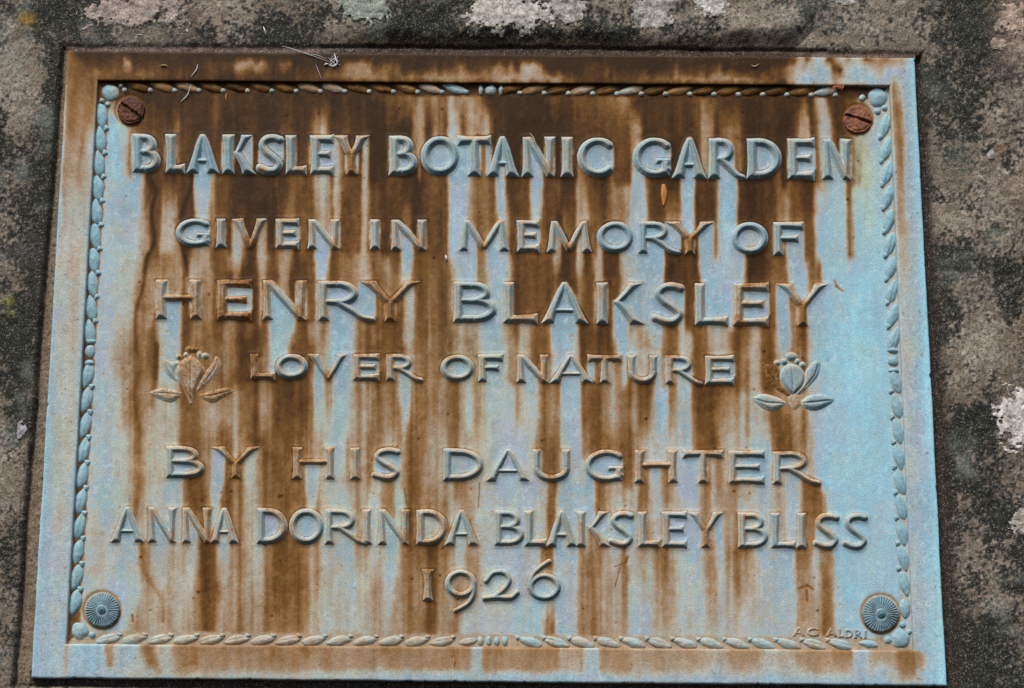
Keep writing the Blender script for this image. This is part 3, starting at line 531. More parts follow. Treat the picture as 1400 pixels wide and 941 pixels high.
h = hh + .5 * fbm(px, py, 55, 55, 3, 130) * (hh > 5) + .12 * fbm(px, py, 6, 6, 2, 133) * (hh > 5)
cl = np.clip(T_, .0, .97); Qc = po[None] * (1 - cl)[..., None] + pi_[None] * cl[..., None]
fv = sampv(Qc[..., 0], Qc[..., 1])
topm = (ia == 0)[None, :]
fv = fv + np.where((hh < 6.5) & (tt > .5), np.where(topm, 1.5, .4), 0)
fv = np.where((hh < 5) & (tt < .1), np.where(topm, np.maximum(fv, 4.6), np.minimum(fv, 2.4)), fv)
mesh_grid('frame', PH(px, py, h, HF), colour(fv, Qc[..., 0], Qc[..., 1]), None, M_BR, plaque, closed_x=True)

# letters
SLATE = lin((114, 141, 148)); TEAL = lin((62, 86, 86))
def relief(name, parent, PX, PY, sd, hmax, bev, lev, sag=None, extra=None, mat=None, col=None, pw=2.3, letter=True, stainmix=.33):
    ins = np.clip(-sd / bev, 0, 1)
    ins2 = np.clip((1.0 - sd) / (bev * 1.25 + 1.0), 0, 1)
    h = hmax * (.5 * sst(0, 1, ins2) + .5 * (1 - (1 - ins2) ** 2.0))
    ins = ins2
    h = h + .28 * fbm(PX, PY, 5, 5, 3, 140) * ins
    if sag is not None: h = h - sag * ins
    h = np.where(sd > 1.0, -np.clip((sd - 1.0) * 2.0, 0, 2.2), h)
    lev = lev * (1 - stainmix) + np.clip(sampv(PX, PY - 3), 0, 8) * stainmix
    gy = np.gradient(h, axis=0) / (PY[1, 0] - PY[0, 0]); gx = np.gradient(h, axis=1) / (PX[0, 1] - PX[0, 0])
    if col is None:
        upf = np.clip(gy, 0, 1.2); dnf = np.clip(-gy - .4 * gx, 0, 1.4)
        v = lev + .95 * upf + 1.2 * fbm(PX, PY, 12, 20, 3, 150) + 1.3 * fbm(PX, PY, 2.6, 2.6, 2, 155)  # upward slopes browner: settled dirt plus painted edge light
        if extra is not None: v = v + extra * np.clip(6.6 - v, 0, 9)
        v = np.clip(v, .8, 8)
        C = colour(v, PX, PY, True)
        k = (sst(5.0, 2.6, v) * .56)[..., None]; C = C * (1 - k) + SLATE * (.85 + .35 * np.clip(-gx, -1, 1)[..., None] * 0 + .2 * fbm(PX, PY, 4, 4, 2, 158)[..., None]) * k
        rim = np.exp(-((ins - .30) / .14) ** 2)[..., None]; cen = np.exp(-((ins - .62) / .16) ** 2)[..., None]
        C = C * (1 + .30 * rim - .13 * cen)  # edge highlights painted into the relief colour, stroke centre darker
        kd = (sst(.3, .95, dnf) * sst(6.5, 3.5, v) * .6)[..., None]; C = C * (1 - kd) + TEAL * kd  # shade painted in teal on slopes facing down and right
    else: C = col
    keep = sd < 2.4
    kq = keep[:-1, :-1] | keep[1:, :-1] | keep[:-1, 1:] | keep[1:, 1:]
    return mesh_grid(name, PH(PX, PY, h, 2.0), C, kq, mat or M_BR, parent)
parents = []
for lab, *_ in LINES: parents.append(empty('inscription_line', plaque, lab))
parents.append(empty('inscription_line', plaque, 'date in raised numerals below the lettering'))
for g in G:
    X, Y, wd, ht = g['X'], g['Y'], g['w'], g['h']; ex = None
    def blob(fx, fy, rx, ry): return np.exp(-((X - fx * wd) / rx) ** 2 - ((Y - fy * ht) / ry) ** 2)
    warm = .9 if g['line'] < 3 else .6
    if g['ch'] == 'Y': ex = warm * np.clip(blob(.5, .5, 8, 9) + blob(.5, .85, 7, 12), 0, 1)
    if g['ch'] == 'V': ex = warm * blob(.5, .9, 9, 12)
    if g['ch'] == 'N': ex = .7 * warm * blob(.83, .78, 8, 11)
    if g['ch'] == 'M': ex = .8 * warm * blob(.5, .85, 9, 9)
    if g['ch'] == 'H': ex = .75 * warm * blob(.5, .46, 14, 5)
    if g['ch'] == 'S': ex = .6 * warm * blob(.25, .92, 9, 6)
    if g['ch'] == 'L': ex = .5 * warm * blob(.75, .92, 10, 6)
    if g['ch'] == 'T': ex = .45 * warm * blob(.5, .04, 22, 5)
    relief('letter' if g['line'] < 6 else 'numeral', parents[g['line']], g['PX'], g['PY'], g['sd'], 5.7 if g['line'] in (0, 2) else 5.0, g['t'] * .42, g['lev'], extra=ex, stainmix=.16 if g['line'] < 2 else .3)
# small scratched signature beside the rosette, low and thin
sig = empty('inscription_line', plaque, 'tiny shallow signature beside the lower right rosette')
for ch, x0, x1, y0 in (('A', 1084, 1101, 858), ('G', 1104, 1119, 858.5), ('A', 1129, 1145, 859), ('L', 1146, 1154, 860), ('D', 1155, 1166, 860.5), ('R', 1168, 1180, 861), ('I', 1181, 1185, 861.5)):
    n0 = len(G); add_glyph(7, ch, x0, x1, y0, y0 + 11.5, 2.8, 3, cell=.7); g = G.pop()
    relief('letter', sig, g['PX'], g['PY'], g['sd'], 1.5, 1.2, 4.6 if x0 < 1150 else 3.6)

# flowers, one each side of the fourth line
def flower(name_label, ox, oy, sc_, parts, beads, lev, hk=1.0):
    fl = empty('flower_ornament', plaque, name_label)
    for nm, pts, mids, lv, hm in parts:
        pts = np.array(pts, float) / sc_ + (ox, oy)
        x0, y0 = pts.min(0) - 3; x1, y1 = pts.max(0) + 3
        X, Y = np.meshgrid(np.arange(x0, x1, .8), np.arange(y0, y1, .8))
        cp = catmull(np.vstack([pts, pts[:1]]), 4)[:-1]
        sd = sd_poly(X, Y, cp); sag = None
        if mids:
            md = sd_chain(X, Y, catmull(np.array(mids, float) / sc_ + (ox, oy), 4), .1); sag = 1.5 * np.exp(-(md / 1.2) ** 2)
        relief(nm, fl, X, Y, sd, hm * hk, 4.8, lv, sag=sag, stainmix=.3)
    for bx, by, r1, r2, lv in beads:
        cx, cy = bx / sc_ + ox, by / sc_ + oy; r1 /= sc_; r2 /= sc_
        X, Y = np.meshgrid(np.arange(cx - r1 - 3, cx + r1 + 3, .7), np.arange(cy - r2 - 3, cy + r2 + 3, .7))
        sd = (np.hypot((X - cx) / r1, (Y - cy) / r2) - 1) * min(r1, r2)
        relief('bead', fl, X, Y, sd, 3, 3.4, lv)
flower('right-hand flower ornament, pale blue with one brown petal', 1010, 470, 8.556, [
    ('petal', [(282, 215), (330, 240), (440, 245), (485, 330), (495, 450), (610, 570), (590, 615), (440, 525), (330, 400)], [(310, 250), (370, 380), (480, 500)], 7.0, 3.2),
    ('petal', [(860, 225), (905, 195), (948, 225), (935, 340), (880, 430), (760, 545), (690, 600), (672, 570), (755, 460), (785, 320)], [(930, 260), (880, 380), (780, 500)], 2.0, 3.4),
    ('leaf', [(168, 632), (270, 590), (400, 612), (530, 665), (545, 705), (430, 775), (310, 760), (215, 690)], [(180, 640), (320, 690), (530, 700)], 2.6, 3.4),
    ('leaf', [(735, 670), (830, 605), (980, 592), (1105, 638), (1085, 690), (930, 770), (810, 765), (735, 715)], [(740, 695), (900, 685), (1100, 660)], 1.6, 3.6),
    ('stem', [(585, 590), (690, 580), (740, 700), (650, 775), (590, 690)], None, 4.0, 2.2),
    ('bud', [(615, 230), (720, 275), (778, 385), (750, 500), (650, 590), (600, 585), (520, 500), (475, 390), (520, 280)], [(612, 240), (632, 400), (632, 570)], 2.0, 4.4)],
    [(615, 148, 66, 46, 2.4), (532, 207, 36, 36, 2.2), (688, 206, 28, 30, 2.6), (745, 246, 36, 34, 2), (452, 222, 34, 30, 2.6)], 2)
flower('left-hand flower ornament, half hidden by brown run-off', 190, 460, 8.556, [
    ('petal', [(272, 235), (360, 290), (470, 300), (430, 400), (455, 520), (400, 500), (320, 430), (285, 340)], [(300, 260), (370, 370), (430, 470)], 3.4, 2.6),
    ('petal', [(895, 230), (945, 260), (945, 370), (860, 490), (690, 640), (680, 600), (760, 440), (860, 310)], [(925, 270), (870, 400), (760, 540)], 4.4, 2.8),
    ('leaf', [(118, 655), (200, 620), (300, 605), (480, 645), (485, 690), (380, 765), (230, 725)], [(125, 660), (300, 665), (480, 680)], 4.6, 3.0),
    ('leaf', [(695, 685), (820, 645), (1000, 600), (1060, 605), (1100, 640), (1010, 700), (870, 772), (740, 725)], [(700, 700), (860, 690), (1080, 630)], 4.8, 3.0),
    ('bud', [(610, 222), (700, 290), (768, 400), (700, 540), (650, 680), (610, 792), (575, 740), (500, 570), (432, 400), (510, 275)], [(605, 235), (610, 480), (610, 760)], 4.2, 4.2)],
    [(618, 148, 72, 40, 5.6), (545, 215, 22, 26, 2.6), (705, 212, 26, 36, 2.4), (775, 228, 44, 34, 2.4), (465, 237, 34, 28, 5)], 3, 1.0)

# ------------------------------------------------------------------ leaf border inside the frame
border = empty('leaf_border', plaque)
def dome(name, cx, cy, rl, rw, ang, hm, lv, kind='leaf', seed=0):
    if kind == 'leaf' and rl > 15: rl *= 1.2; rw *= 1.3
    if kind == 'tri': rl *= .95; rw *= .9
    nr, na = 7, 26
    r = np.linspace(0, 1, nr)[:, None] ** .8; a = np.linspace(0, 2 * math.pi, na, endpoint=False)[None]
    rs = np.random.RandomState(seed)
    if kind == 'leaf':
        X = np.sign(np.cos(a)) * np.abs(np.cos(a)) ** 1.0; Y = np.sin(a) * (1 - .30 * np.abs(np.cos(a)) ** 3)
        k = 1 + .05 * np.sin(3 * a + rs.uniform(0, 6)) + .03 * np.sin(5 * a + rs.uniform(0, 6))
        X = X * k; Y = Y * k + .10 * X
    elif kind == 'tri':
        k = 1 + .13 * np.cos(3 * a + .4) + .05 * np.sin(2 * a + rs.uniform(0, 6)); X = np.cos(a) * k; Y = np.sin(a) * k
    else:
        k = 1 + .04 * np.sin(3 * a + rs.uniform(0, 6)) + .03 * np.sin(5 * a + rs.uniform(0, 6)); X = np.cos(a) * k; Y = np.sin(a) * k
    X = X * r * rl; Y = Y * r * rw
    c, s = math.cos(math.radians(ang)), math.sin(math.radians(ang))
    PX = cx + X * c - Y * s; PY = cy + X * s + Y * c
    h = hm * .82 * (1 - r ** 2.2) ** .9 + 0 * a - .9 * (r > .99)
    lv = lv * .7 + .3 * np.clip(sampv(PX, PY), 0, 8)
    PXn, PYn = PX, PY; h = h + .55 * fbm(PX, PY, 4, 4, 2, 171)
    if kind == 'leaf': h = h - .7 * np.exp(-((Y + .15 * rw) / 1.3) ** 2) * (r < .8) * (rs.rand() < .45)
    h = h + .3 * fbm(PX, PY, 5, 5, 2, 160)
    v = lv + .8 * fbm(PX, PY, 8, 8, 3, 165) + .6 * fbm(PX, PY, 3, 3, 2, 168) + 2.6 * (r > .9) * (lv < 5) 
    C = colour(v, PX, PY, True)
    kk = (sst(4.5, 2.4, v) * .5)[..., None]; C = C * (1 - kk) + lin((112, 158, 168)) * kk
    V = PH(PX, PY, h, 1.5)
    return mesh_grid(name, V, C, None, M_BR, border, closed_x=True)
BR = np.random.RandomState(12)
def row(points, horizontal, lvf, tilt, off_leaf, off_bead, sgn, beadlv, rl=15.5, rw=6.2, tri=False):
    pass
topv = [(204,7),(224,5),(255,4),(289,7),(321,8),(358,7),(391,7),(425,4),(456,3),(485,7),(521,7),(553,7),(587,4),(618,1.5),(643,1.5),(693,7.5),(730,5),(761,7.5),(795,4),(829,7.5),(861,3),(893,7.5),(924,5),(957,7.4),(991,6.4),(1027,8),(1059,8),(1096,6.4),(1125,2.4),(1165,5)]
tvx = [a for a, b in topv]; tvv = [b for a, b in topv]
sd_ = 0
# top row: left half leans one way, right half the other
for x in np.arange(205, 640, 33.25):
    dome('bead', x, yt_in(x) + 12.6, 4.2, 3.6, 0, 3.2, 1.6, 'bead', int(x))
for i, x in enumerate(np.arange(190, 645, 33.25)):
    if x > 186: dome('leaf', x, yt_in(x) + 8.2, 15.5, 5.0, 14, 4.0, float(np.interp(x, tvx, tvv)), 'leaf', int(x))
for x in np.arange(711, 1160, 33.2):
    dome('bead', x, yt_in(x) + 13.2, 4.2, 3.6, 0, 3.2, 1.6, 'bead', int(x))
for x in np.arange(697, 1160, 33.2):
    dome('leaf', x, yt_in(x) + 8.6, 15.5, 5.0, -14, 4.0, float(np.interp(x, tvx, tvv)), 'leaf', int(x))
for x, rl in ((657.5, 3.6), (671, 8.6), (685, 3.6)): dome('binding', x, yt_in(x) + 9.6, rl, 7.6, 0, 4.4, 1.4, 'band', int(x))
# bottom row
for x in np.r_[np.arange(166, 640, 35.1)]:
    dome('bead', x - 3, yb_in(x) - 14, 4.6, 3.8, 0, 3.0, 3.6, 'tri', int(x))
    dome('leaf', x - 18, yb_in(x) - 8, 16, 5.4, -13, 3.8, 3.5, 'leaf', int(x) + 1)
dome('leaf', 640, yb_in(640) - 8, 14, 5.4, -13, 3.8, 3.4, 'leaf', 3)
for x in (657, 668, 679, 690): dome('binding', x, yb_in(x) - 9, 4.6, 7.2, 0, 3.4, 2.8, 'band', int(x))
for x in np.arange(708, 1160, 35.3):
    dome('bead', x, yb_in(x) - 14, 4.6, 3.8, 0, 3.0, 3.4, 'tri', int(x))
    dome('leaf', x + 17, yb_in(x) - 8, 16, 5.4, 14, 3.8, 3.2, 'leaf', int(x) + 1)
dome('leaf', 1188, 880.5, 15, 5.6, 5, 3.8, 2.4, 'leaf', 8)
# left column
for y in np.arange(175.5, 445, 32.9):
    dome('bead', xl_in(y) + 15.6, y, 4.4, 5.0, 20, 3.2, 1.5, 'tri', int(y))
for y in np.arange(158, 462, 32.9):
    dome('leaf', xl_in(y) + 8.6, y, 15.8, 7.0, 80, 4.2, 1.2, 'leaf', int(y))
for y, ry in ((466.5, 4.6), (480.5, 9.6), (496, 4.4)): dome('binding', xl_in(y) + 10.8, y, 7.8, ry, 0, 4.2, 1.3, 'band', int(y))
for y in np.arange(528.5, 815, 34.6):
    dome('bead', xl_in(y) + 15.4, y, 4.4, 5.0, -20, 3.2, 1.7, 'tri', int(y))
for y in np.arange(512, 830, 34.6):
    dome('leaf', xl_in(y) + 9.2, y, 16, 6.8, 102, 4.2, 1.3, 'leaf', int(y))
# right column
for y in np.arange(187, 450, 32.4):
    dome('bead', xr_in(y) - 16.5, y, 4.2, 5.0, 0, 3.2, 2.3, 'tri', int(y))
for y in np.arange(172, 470, 32.4):
    dome('leaf', xr_in(y) - 9.4, y, 15.6, 6.1, 104, 4.2, 1.7, 'leaf', int(y))
for y, ry in ((478.5, 4.3), (493, 8.2), (506.5, 4.0)): dome('binding', xr_in(y) - 11.5, y, 7.8, ry, 0, 4.0, 2.0, 'band', int(y))
for y in np.arange(535, 800, 34.6):
    dome('bead', xr_in(y) - 16.5, y, 4.4, 5.0, 0, 3.2, 2.6, 'tri', int(y))
for y in np.arange(521, 815, 34.6):
    dome('leaf', xr_in(y) - 9.6, y, 16.4, 5.9, 72, 4.2, 2.0, 'leaf', int(y))
dome('leaf', xr_in(832) - 10, 832, 15, 8, 80, 4.2, 1.8, 'leaf', 5)
# corners
for cx, cy, a, b, lv in ((151, 126.5, 13, 11.5, 1.2), (1200, 133, 14, 13.5, 1.4), (109, 862.5, 12.5, 12.5, 2.4), (1231, 873, 14.5, 14, 2.2)):
    dome('corner_boss', cx, cy, a, b, 30, 5, lv, 'bead', int(cx))
for cx, cy, r in ((165, 117, 3.4), (170, 123, 3.8), (139, 137.5, 3.8), (147, 142.5, 4.2), (1179, 133.5, 5), (1200, 152, 5), (1209.5, 147.5, 4.6), (126, 868, 5), (1214, 875, 6), (1234, 854, 5), (1243, 864, 4)):
    dome('bead', cx, cy, r, r, 0, 3.4, 1.8, 'bead', int(cx * 3))

# ------------------------------------------------------------------ fixings
def rosette(cx, cy, R, label, seed):
    root = empty('rosette', plaque, label)
    nr, na = 26, 192
    r = np.linspace(.16, 1, nr)[:, None]; a = np.linspace(0, 2 * math.pi, na, endpoint=False)[None]
    n = 36; fl = (.5 + .5 * np.cos(a * n + .5 * fbm(a * 40, a * 0, 20, 20, 2, seed))) ** .7
    edge = 1 + .012 * np.cos(a * 12) * (r > .8) + .015 * fbm(a * 30, a * 0, 9, 9, 2, seed + 3)
    X = cx + R * r * np.cos(a) * edge; Y = cy + R * r * np.sin(a) * edge
    base = 7.6 - 3.0 * r ** 2.2; base = np.where(r > .96, base - (r - .96) / .04 * 6.5, base)
    dep = 1.5 * sst(.24, .5, r) * (1 - .4 * sst(.9, 1, r))
    ringg = .9 * np.exp(-((r - .3) / .05) ** 2)
    h = base - dep * (1 - fl) * (1 + .7 * fbm(X, Y, 9, 9, 2, seed + 12)) - ringg + .25 * fbm(X, Y, 4, 4, 2, seed + 5)
    v = 1.6 + .9 * fbm(X, Y, 7, 7, 3, seed + 6) + 1.0 * (1 - fl) * 0 + 0 * a
    C = colour(v, X, Y, True); C = C * .35 + lin((92, 124, 138)) * .65 * (.9 + .35 * fbm(X, Y, 5, 5, 2, seed + 8))[..., None]
    wp = (sst(.0, .5, fbm(X, Y, 8, 8, 3, seed + 15)) * .5)[..., None]; C = C * (1 - wp) + lin((146, 172, 170)) * wp
    wp = (sst(.2, .5, fbm(X, Y, 6, 6, 3, seed + 18)) * .45 * (r > .5))[..., None]; C = C * (1 - wp) + lin((120, 96, 66)) * wp
    gr = ((1 - fl) * sst(.24, .5, r) * .4)[..., None]; C = C * (1 - gr) + lin((46, 66, 70)) * gr
    mesh_grid('fluted_disc', PH(X, Y, h, 4), C, None, M_BR, root, closed_x=True)
    nr, na = 9, 32
    r = np.linspace(0, 1, nr)[:, None]; a = np.linspace(0, 2 * math.pi, na, endpoint=False)[None]
    X = cx + R * .24 * r * np.cos(a); Y = cy + R * .24 * r * np.sin(a)
    h = 7.0 + 2.2 * np.sqrt(np.clip(1 - r ** 2, 0, 1)) * 1.0 + 0 * a + 1.3 * np.exp(-(r / .3) ** 2) - 2 * (r > .95)
    C = np.broadcast_to(lin((86, 118, 124)), X.shape + (3,)) * (.9 + .3 * fbm(X, Y, 3, 3, 2, 4))[..., None]
    mesh_grid('boss', PH(X, Y, h, 4), C, None, M_BR, root, closed_x=True)
rosette(139.5, 834, 23.8, 'fluted rosette cap at the lower left corner', 300)
rosette(1204, 839.5, 25, 'fluted rosette cap at the lower right corner', 320)
def screw(cx, cy, R, ang, label, c1, c2, seed):
    root = empty('screw', plaque, label)
    X, Y = np.meshgrid(np.arange(-R - 2, R + 2, .7), np.arange(-R - 2, R + 2, .7))
    r = np.hypot(X, Y); an = math.radians(ang)
    s = X * math.cos(an) + Y * math.sin(an); t = -X * math.sin(an) + Y * math.cos(an)
    h = 5.2 - 1.6 * (r / R) ** 2 + 1.3 * fbm(X + cx, Y + cy, 5, 5, 3, seed) + .5 * fbm(X + cx, Y + cy, 2, 2, 2, seed + 9)
    r = r + .8 * fbm(X + cx, Y + cy, 6, 6, 2, seed + 11)
    h -= 3.6 * np.exp(-(t / (1.9 + .7 * fbm(s, t * 0, 8, 8, 2, seed + 2))) ** 4)
    h += 1.2 * np.exp(-((s + 1) / 3.5) ** 2 - (t / 2.5) ** 2)          # rust bridging the slot
    h -= 1.3 * np.exp(-((r - R * .86) / 1.0) ** 2) * (Y > -R * .3)
    h = np.where(r > R - 1.5, h - (r - R + 1.5) * 3.2, h)
    k = (.5 + .5 * fbm(X + cx, Y + cy, 9, 9, 3, seed + 4) + .35 * np.clip(Y / R, -1, 1))
    k = np.clip(k, 0, 1)[..., None]
    C = lin(c1) * (1 - k) + lin(c2) * k
    gro = np.exp(-(t / 2.4) ** 4)[..., None] * .7 * (1 - np.exp(-((s + 1) / 4) ** 2))[..., None]; C = C * (1 - gro) + lin((36, 22, 16)) * gro
    kq = r < R + 1; kq = kq[:-1, :-1] | kq[1:, 1:]
    mesh_grid('screw_head', PH(X + cx, Y + cy, h, 3), C, kq, M_IRON, root)
screw(178.4, 150.8, 19, 35, 'dark reddish rusty slotted screw at the upper left corner', (68, 42, 34), (104, 60, 40), 400)
screw(1173, 162.6, 19.8, 18, 'orange rusty slotted screw at the upper right corner', (98, 64, 54), (158, 98, 66), 420)

# ------------------------------------------------------------------ the stone
def axis(a, b, lo, hi, st):
    c = list(np.arange(a, b, st)); s = st; x = a
    L_ = []
    while x > lo: s = min(s * 1.12, 14); x -= s; L_.append(x)
    s = st; x = c[-1]; R_ = []
    while x < hi: s = min(s * 1.12, 14); x += s; R_.append(x)
    return np.array(L_[::-1] + c + R_)
ax_x = axis(-14, 1414, -430, 1830, 1.6); ax_y = axis(-12, 953, -420, 1330, 1.6)
px, py = np.meshgrid(ax_x, ax_y)
dL = xl_out(py) - px; dR = px - xr_out(py); dT = yt_out(px) - py; dB = py - yb_out(px)
ed = 3.5 * fbm(px, py, 45, 45, 4, 200) + 1.6 * fbm(px, py, 8, 8, 3, 204)
gL = np.interp(py, [70, 200, 400, 560, 700, 850, 930], [7, 8, 13, 15, 19, 20, 22])
gR = np.interp(py, [80, 200, 400, 600, 750, 900], [8, 12, 13, 17, 17, 18])
gT = np.interp(px, [90, 480, 1100, 1240], [6, 8, 7, 5])
gB = 13 + 0 * px
# distance to the lip of the recess, positive outside it
dlip = np.maximum.reduce([dL - gL, dR - gR, dT - gT, dB - gB]) + ed * .6
side = np.argmax(np.stack([dL - gL, dR - gR, dT - gT, dB - gB]), 0)
side[(dL > 2) & (dT < 4)] = 0; side[(dR > 2) & (dT < 4)] = 1
outp = np.maximum.reduce([dL, dR, dT, dB])
lip = sst(-2.5, 5, dlip)
big = 7 * fbm(px, py, 260, 260, 3, 210) + 5 * fbm(px, py, 70, 70, 4, 214) + 1.5 * fbm(px, py, 14, 14, 3, 218)
fine = 1.1 * fbm(px, py, 6, 6, 3, 222)
edge_h = np.where(side == 2, 4, np.where(side == 0, 5.5, np.where(side == 1, 3.5, 5)))
stone_h = edge_h + big * sst(0, 60, dlip) + fine
floor = np.where(side == 0, -1.5, np.where(side == 2, 1.0, -5.5)) + .9 * fbm(px, py, 9, 9, 3, 226) + .5 * fbm(px, py, 4, 4, 2, 228) - 5 * sst(-3, -9, outp)
# overhanging block above the plaque; its end is a crack that runs up from the plaque's right
endx = np.interp(py, [-420, 0, 40, 62, 75], [1150, 1117, 1110, 1092, 1070]) + 2.2 * fbm(px, py, 20, 20, 3, 230)
ov_in = np.minimum(endx - px, (px + 600))
leftfade = sst(390, 560, px)
ov = leftfade * sst(-4, 34, endx - px) * sst(8, 34, dT + ed * 1.1)
stone_h = stone_h + ov * (11 + 4 * fbm(px, py, 60, 40, 3, 236)) * (1 - .35 * sst(30, 160, dT))
crack = .45 * np.exp(-((endx - px + 1) / 2.0) ** 2) * (dT > 4) + .9 * np.exp(-((dT - 8.5 - 1.5 * fbm(px, py, 30, 30, 2, 238)) / 1.8) ** 2) * (px > 440) * (px < 1130)
crack = crack + .7 * np.exp(-((dlip + 1) / 1.6) ** 2) * (side != 2)
h = floor * (1 - lip) + stone_h * lip - 3.2 * crack
# colour of the stone: pinkish grit, black algae, grey-green bloom
mot = fbm(px, py, 95, 95, 4, 240); mot2 = fbm(px, py, 26, 26, 4, 244); mot3 = fbm(px, py, 7, 7, 3, 248)
dark = .58 + 2.0 * mot + 1.2 * mot2 + .8 * mot3 + 1.1 * fbm(px, py, 3.2, 3.2, 2, 250)
def gb(x, y, rx, ry): return np.exp(-((px - x) / rx) ** 2 - ((py - y) / ry) ** 2)
for x, y, rx, ry, a in ((50, 300, 45, 130, .40), (100, 45, 45, 30, .25), (40, 420, 50, 90, .4), (30, 560, 40, 60, .3), (15, 720, 30, 70, .2), (1290, 150, 30, 60, .5), (1330, 60, 50, 60, .3), (1330, 560, 60, 130, .22),
                        (1380, 170, 30, 60, .3), (1310, 230, 25, 50, .2), (1345, 900, 50, 50, .3), (1180, 30, 40, 30, -.1), (1060, 30, 40, 30, .15), (420, 30, 60, 30, .1), (35, 160, 35, 60, -.45), (20, 250, 30, 40, -.35), (150, 60, 60, 30, -.3),
                        (1380, 480, 50, 120, -.12), (1350, 750, 50, 90, -.25), (260, 45, 60, 22, .1), (1150, 60, 50, 20, -.2), (360, 45, 60, 25, -.1), (1385, 330, 30, 60, -.15), (830, 40, 60, 20, .2), (590, 30, 40, 20, .3)):
    dark = dark + a * gb(x, y, rx, ry)
dark = sst(.0, 1.05, dark)[..., None]
gritk = sst(-.5, .6, mot2 + .6 * mot3)[..., None]
base = (lin((110, 100, 86)) * (1 - gritk) + lin((156, 145, 132)) * gritk) * (1 - .35 * sst(0, .6, fbm(px, py, 50, 50, 3, 266))[..., None] * np.array([.05, .25, .35]))
algae = lin((40, 42, 37)) * (.75 + .5 * vnoise(px / 4, py / 4, 255)[..., None])
gg = (sst(.1, .6, fbm(px, py, 40, 40, 4, 258)) * .6)[..., None]
algae = algae * (1 - gg) + lin((108, 114, 106)) * gg
Cst = base * (1 - dark) + algae * dark
mort = np.where((side == 0)[..., None], lin((112, 97, 80)), np.where((side == 2)[..., None], lin((104, 88, 80)), lin((56, 48, 41)))) * (.8 + .5 * vnoise(px / 7, py / 7, 262)[..., None])  # right and lower joint darker: algae plus the plaque's shadow painted in
mort = mort * np.where(((side == 2) & (px > 450) & (px < 1110))[..., None], .5, 1.0)  # shade of the overhang painted into the mortar
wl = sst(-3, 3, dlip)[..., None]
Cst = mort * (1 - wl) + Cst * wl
crack_tone = np.clip(crack, 0, 1)[..., None] * .8; Cst = Cst * (1 - crack_tone) + lin((38, 30, 22)) * crack_tone  # dark brown along the cracks and the recess edge
# dark algae line along the lips; brown shade painted under the overhang
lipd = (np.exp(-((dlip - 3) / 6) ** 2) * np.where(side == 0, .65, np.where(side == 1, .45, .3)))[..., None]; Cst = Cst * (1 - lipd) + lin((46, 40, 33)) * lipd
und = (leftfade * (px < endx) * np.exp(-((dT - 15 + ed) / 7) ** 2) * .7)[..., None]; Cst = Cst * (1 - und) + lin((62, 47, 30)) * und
for x, y, r_, c in ((37, 27, 10, (150, 118, 40)), (12, 412, 7, (120, 122, 52)), (18, 430, 5, (110, 120, 60)), (1368, 205, 8, (124, 96, 70))):
    g_ = (gb(x, y, r_, r_ * .8) * (.5 + .8 * vnoise(px / 3, py / 3, 270)))[..., None]; g_ = np.clip(g_, 0, .75); Cst = Cst * (1 - g_) + lin(c) * g_
for (x, y, rx, ry, c, a) in ((20, 90, 25, 35, (118, 124, 112), .45), (1385, 60, 26, 40, (150, 128, 116), .5), (1310, 215, 22, 26, (74, 84, 72), .45), (1070, 30, 22, 22, (104, 110, 100), .5), (200, 52, 50, 14, (128, 124, 112), .35), (30, 345, 30, 16, (128, 120, 122), .2)):
    g_ = (gb(x, y, rx, ry) * a * (1 + mot3))[..., None]; g_ = np.clip(g_, 0, 1); Cst = Cst * (1 - g_) + lin(c) * g_
wall = empty('stone_wall', None, 'rough dark sandstone wall with black algae and pale lichen, holding the bronze plaque in a shallow recess', 'wall')
V = PH(px, py, h)
keepq = (outp > -14); keepq = keepq[:-1, :-1] | keepq[1:, 1:] | keepq[1:, :-1] | keepq[:-1, 1:]
lab_ = np.where(dlip < 0, 0, np.where((px < endx) & (dT > 8), 1, 2)); labq = lab_[:-1, :-1]
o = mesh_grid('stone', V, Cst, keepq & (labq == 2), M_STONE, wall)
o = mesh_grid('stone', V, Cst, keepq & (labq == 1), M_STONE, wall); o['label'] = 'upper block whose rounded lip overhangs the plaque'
mesh_grid('mortar', V, Cst, keepq & (labq == 0), M_STONE, wall)
